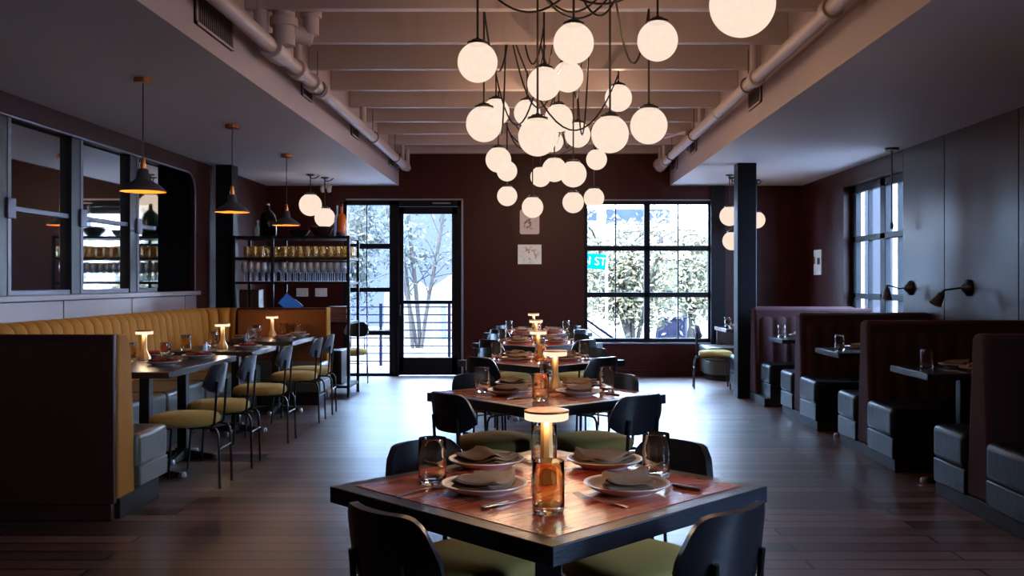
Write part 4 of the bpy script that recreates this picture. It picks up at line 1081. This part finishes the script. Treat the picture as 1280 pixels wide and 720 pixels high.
# ------------------------------------------------------------------ outside the windows
GZ = -.15
tag(MB().box(-30, 30, YB + .2, 60, GZ - .3, GZ).box(XW + .25, 30, -10, YB + .2, GZ - .3, GZ).build('ground', M['ground'], smooth=False), None, None, None, 'structure')
def tree(loc, h, spread, n, lab, lm, trunks=3, z0=.3, seed=1, ls=.16, elong=1.0):
    rn = random.Random(seed)
    t = thing('tree', lab, 'tree', loc, 0, 'trees outside the windows')
    tk = MB()
    tips = []
    for k in range(trunks):
        a = rn.uniform(0, 6.28); b = Vector((rn.uniform(-.15, .15), rn.uniform(-.15, .15), 0))
        e = Vector((math.cos(a) * spread * .6, math.sin(a) * spread * .4, h * rn.uniform(.75, .95)))
        pts = [b.lerp(e, q / 6) + Vector((0, 0, .12 * math.sin(q))) for q in range(7)]; pts[0].z = 0
        tk.tube(pts, .045, 6)
        for q in range(2, 7):
            for _ in range(3):
                e2 = pts[q] + Vector((rn.uniform(-1, 1) * spread * .7, rn.uniform(-1, 1) * spread * .5, rn.uniform(-.1, .6) * h * .35))
                tk.tube([pts[q], (pts[q] + e2) / 2 + Vector((0, 0, .08)), e2], .014, 5); tips.append((pts[q], e2))
    tk.build('trunk', M['bark'], t)
    lv = MB()
    for k in range(n):
        a, b = rn.choice(tips)
        p = a.lerp(b, rn.uniform(.2, 1.1)) + Vector((rn.gauss(0, spread * .16), rn.gauss(0, spread * .13), rn.gauss(0, h * .07)))
        if p.z < z0: p.z = z0 + rn.random() * .4
        u = Vector((rn.gauss(0, 1), rn.gauss(0, 1), rn.gauss(0, 1))).normalized(); w = u.orthogonal().normalized()
        s_ = ls * rn.uniform(.6, 1.4)
        vs = [lv.bm.verts.new(p + u * s_), lv.bm.verts.new(p + w * s_ * .45), lv.bm.verts.new(p - u * s_), lv.bm.verts.new(p - w * s_ * .45)]
        lv.bm.faces.new(vs)
    lv.build('foliage', lm, t, smooth=False)
    return t
tree((1.9, 18.5, GZ), 2.6, 1.1, 5200, 'pale leafy shrub tree outside the left half of the back window', M['leaf'], 5, .05, 3, .062)
tree((3.6, 21.5, GZ), 2.6, 1.1, 3600, 'pale leafy tree outside the middle of the back window', M['leaf'], 4, .4, 5, .07)
tree((.75, 21.0, GZ), 2.9, 1.0, 3600, 'pale leafy tree outside, left edge of the back window', M['leaf'], 4, .2, 8, .07)
tree((-3.9, 18.6, GZ), 3.6, 1.2, 7000, 'silvery leafed tree outside the sidelight window', M['leaf2'], 5, .55, 9, .06)
tree((-2.7, 21.5, GZ), 4.2, 1.1, 900, 'sparse branching tree outside the glass door', M['leaf2'], 4, 1.8, 12, .06)
tree((7.6, 13.6, GZ), 2.2, 1.0, 1500, 'green leafy tree outside the right wall window', M['leaf'], 4, .2, 15, .10)
# white building with strip windows, far beyond the back window
bd = thing('street_building', 'white building with blue strip windows beyond the back window', 'building', (6.5, 31, GZ))
MB().box(-6.2, 8, 0, 8, 0, 5.2).build('wall', M['building'], bd, smooth=False)
d = 30.9
for a, b in ((733, 746), (757.5, 860)): MB().box(BX(a, d) - 6.5, BX(b, d) - 6.5, -.15, .05, BZ(275.5, d) - GZ, BZ(261.5, d) - GZ).build('window', M['blueglass'], bd)
MB().box(BX(757, d) - 6.5, BX(861, d) - 6.5, -.35, .0, BZ(281, d) - GZ, BZ(276, d) - GZ).build('ledge', M['kerb'], bd)
bd2 = thing('street_building', 'tall blank white wall at the right edge of the back window', 'building', (4.6, 24, GZ))
MB().box(BX(859, 24) - 4.6, 4, 0, 3, 0, 8).build('wall', M['building'], bd2, smooth=False)
MB().box(BX(855, 24) - 4.6, BX(859.2, 24) - 4.6, -.02, .3, 0, 2.8).build('downpipe', M['kerb'], bd2)
# hillside roof and gables beyond the glass door
hr = thing('street_building', 'blue-grey shingled roof rising beyond the glass door', 'building', (-4.5, 33, GZ))
rm = MB()
rm.prism([(-4, -3), (8, 9.0), (8, -3)], 'x', -4, 4.0)
rm.build('roof', M['roof'], hr, smooth=False)
tg = thing('street_building', 'peach gable wall low at the right of the glass door view', 'building', (0, 26, GZ))
d = 26.
pts = [(BX(536, d), BZ(362, d)), (BX(566, d), BZ(342, d)), (BX(600, d), BZ(322, d)), (BX(600, d), GZ), (BX(536, d), GZ)]
MB().prism([(a, b - GZ) for a, b in pts], 'y', 0, 3).build('wall', M['gable'], tg, smooth=False)
tg = thing('street_building', 'speckled pale gable roof at the left of the glass door view', 'building', (0, 24, GZ))
d = 24.
pts = [(BX(497, d), BZ(359, d)), (BX(516, d), BZ(352, d)), (BX(550, d), BZ(377, d)), (BX(552, d), GZ), (BX(480, d), GZ), (BX(480, d), BZ(366, d))]
MB().prism([(a, b - GZ) for a, b in pts], 'y', 0, 1.5).build('roof', M['grey_gable'], tg, smooth=False)
# cable railing on the landing
rl = thing('railing', 'blue-grey cable railing outside the glass door', 'railing', (0, 15.6, 0))
MB().box(-4.6, -.6, YB - 15.4, .15, -.15, -.02).build('landing', M['ground'], rl)
for px in (561.5, 476, 395): MB().box(BX(px, 15.6) - .022, BX(px, 15.6) + .022, -.022, .022, -.02, 1.0).build('post', M['rail'], rl)
for k in range(8):
    z = .055 + .127 * k
    MB().cyl((-4.6, 0, z), (-.6, 0, z), .011, 6).build('cable', M['rail'], rl)
# stair handrail seen low in the back window
sr = thing('stair_handrail', 'sloping blue handrail outside the lower left window pane', 'handrail', (0, 15.2, 0))
MB().tube([(BX(722, 15.2), 0, BZ(392, 15.2)), (BX(768, 15.2), 0, BZ(424, 15.2))], .022, 8).build('rail', M['rail'], sr)
MB().tube([(BX(722, 15.2), 0, BZ(401, 15.2)), (BX(762, 15.2), 0, BZ(430, 15.2))], .01, 6).build('rail', M['rail'], sr)
for px in (722, 766): MB().cyl((BX(px, 15.2), 0, GZ), (BX(px, 15.2), 0, BZ(392 + (px - 722) * .7, 15.2)), .018, 8).build('post', M['rail'], sr)
# container
bc = thing('waste_container', 'dark blue container outside the lower right window pane', 'container', (BX(840, 20.), 20.2, GZ))
MB().prism([(-.3, .3), (.28, .22), (.28, .72), (-.24, .72)], 'y', -.25, .25).build('body', M['bin'], bc, bevel=.02)
MB().box(-.26, .3, -.27, .27, .72, .76).build('lid', M['bin'], bc, bevel=.01)
for sx in (-.2, .22):
    MB().box(sx - .03, sx + .03, -.2, .2, 0, .26).build('leg', M['rail'], bc)
# street sign
d = 16.4
sg = thing('street_sign', 'teal street name sign outside the back window, white letters', 'sign', (BX(757, d), d, GZ), 0)
MB().cyl((.02, .06, 0), (.02, .06, BZ(316, d) - GZ), .025, 10).build('post', M['steel'], sg)
zc = BZ(328, d) - GZ
bl = MB().box(-.40, 0, -.006, .006, -.13, .13).build('blade', M['sign'], sg, bevel=.004)
bl.location = (0, 0, zc); bl.rotation_euler = (0, math.radians(5), math.radians(8))
cu = bpy.data.curves.new('letters', 'FONT'); cu.body = 'N ST'; cu.size = .2; cu.extrude = .002; cu.align_x = 'CENTER'; cu.align_y = 'CENTER'
to = bpy.data.objects.new('letters', cu); C.objects.link(to)
dg = bpy.context.evaluated_depsgraph_get(); me = bpy.data.meshes.new_from_object(to.evaluated_get(dg))
bpy.data.objects.remove(to)
lo = bpy.data.objects.new('letters', me); C.objects.link(lo); me.materials.clear(); me.materials.append(M['signtext'])
lo.parent = bl; lo.location = (-.2, -.0085, 0); lo.rotation_euler = (PI / 2, 0, 0)
# neighbour wall seen through the right window
nb = thing('street_building', 'pale ribbed facade outside the right wall window', 'building', (7.5, 15, GZ))
mb = MB()
for k in range(9): mb.box(-1.5 + k * .62, -1.1 + k * .62, 2.0, 2.3, 0, 6)
mb.build('pilaster', M['kerb'], nb); MB().box(-2, 6, 2.3, 2.6, 0, 6).build('wall', M['building'], nb)

# ------------------------------------------------------------------ light
W = bpy.data.worlds.new('daylight'); S.world = W; W.use_nodes = True
bg = W.node_tree.nodes['Background']; bg.inputs['Color'].default_value = (.41, .64, 1.0, 1); bg.inputs['Strength'].default_value = 18.0
sun = bpy.data.lights.new('sun', 'SUN'); sun.energy = 12.0; sun.color = (1, .84, .62); sun.angle = .02
so = bpy.data.objects.new('sun', sun); C.objects.link(so); so.rotation_euler = Vector((.22, .35, -.9)).to_track_quat('-Z', 'Y').to_euler()
def portal(loc, rot, sx, sy):
    l = bpy.data.lights.new('daylight_portal', 'AREA'); l.shape = 'RECTANGLE'; l.size = sx; l.size_y = sy; l.cycles.is_portal = True
    o = bpy.data.objects.new('daylight_portal', l); C.objects.link(o); o.location = loc; o.rotation_euler = rot
portal(((wx0 + wx1) / 2, YB + .15, (wz0 + wz1) / 2), (-PI / 2, 0, 0), wx1 - wx0, wz1 - wz0)
portal(((sx0 + dx1) / 2, YB + .15, dz1 / 2), (-PI / 2, 0, 0), dx1 - sx0, dz1)
portal((XW + .19, (ry0 + ry1) / 2, (rz0 + rz1) / 2), (0, PI / 2, 0), rz1 - rz0, ry1 - ry0)

portal((XW + .19, 1.5, 1.72), (0, PI / 2, 0), 1.635, 1.2)
# ------------------------------------------------------------------ camera and output
cam = bpy.data.cameras.new('camera'); co = bpy.data.objects.new('camera', cam); C.objects.link(co)
co.location = (0, 0, H); co.rotation_euler = (PI / 2, 0, 0)
cam.sensor_width = 36; cam.lens = F / 1280 * 36
cam.shift_x = -(VX - 640) / 1280; cam.shift_y = -(360 - VY) / 1280
cam.clip_start = .05; cam.clip_end = 200
S.camera = co
S.view_settings.view_transform = 'Standard'; S.view_settings.look = 'None'; S.view_settings.exposure = math.log2(EXPF); S.view_settings.gamma = 1; S.view_settings.use_curve_mapping = False
S.cycles.use_denoising = True
S.cycles.max_bounces = 10; S.cycles.diffuse_bounces = 5; S.cycles.transparent_max_bounces = 24; S.cycles.transmission_bounces = 10
S.cycles.caustics_reflective = False; S.cycles.caustics_refractive = False
S.cycles.sample_clamp_indirect = 6
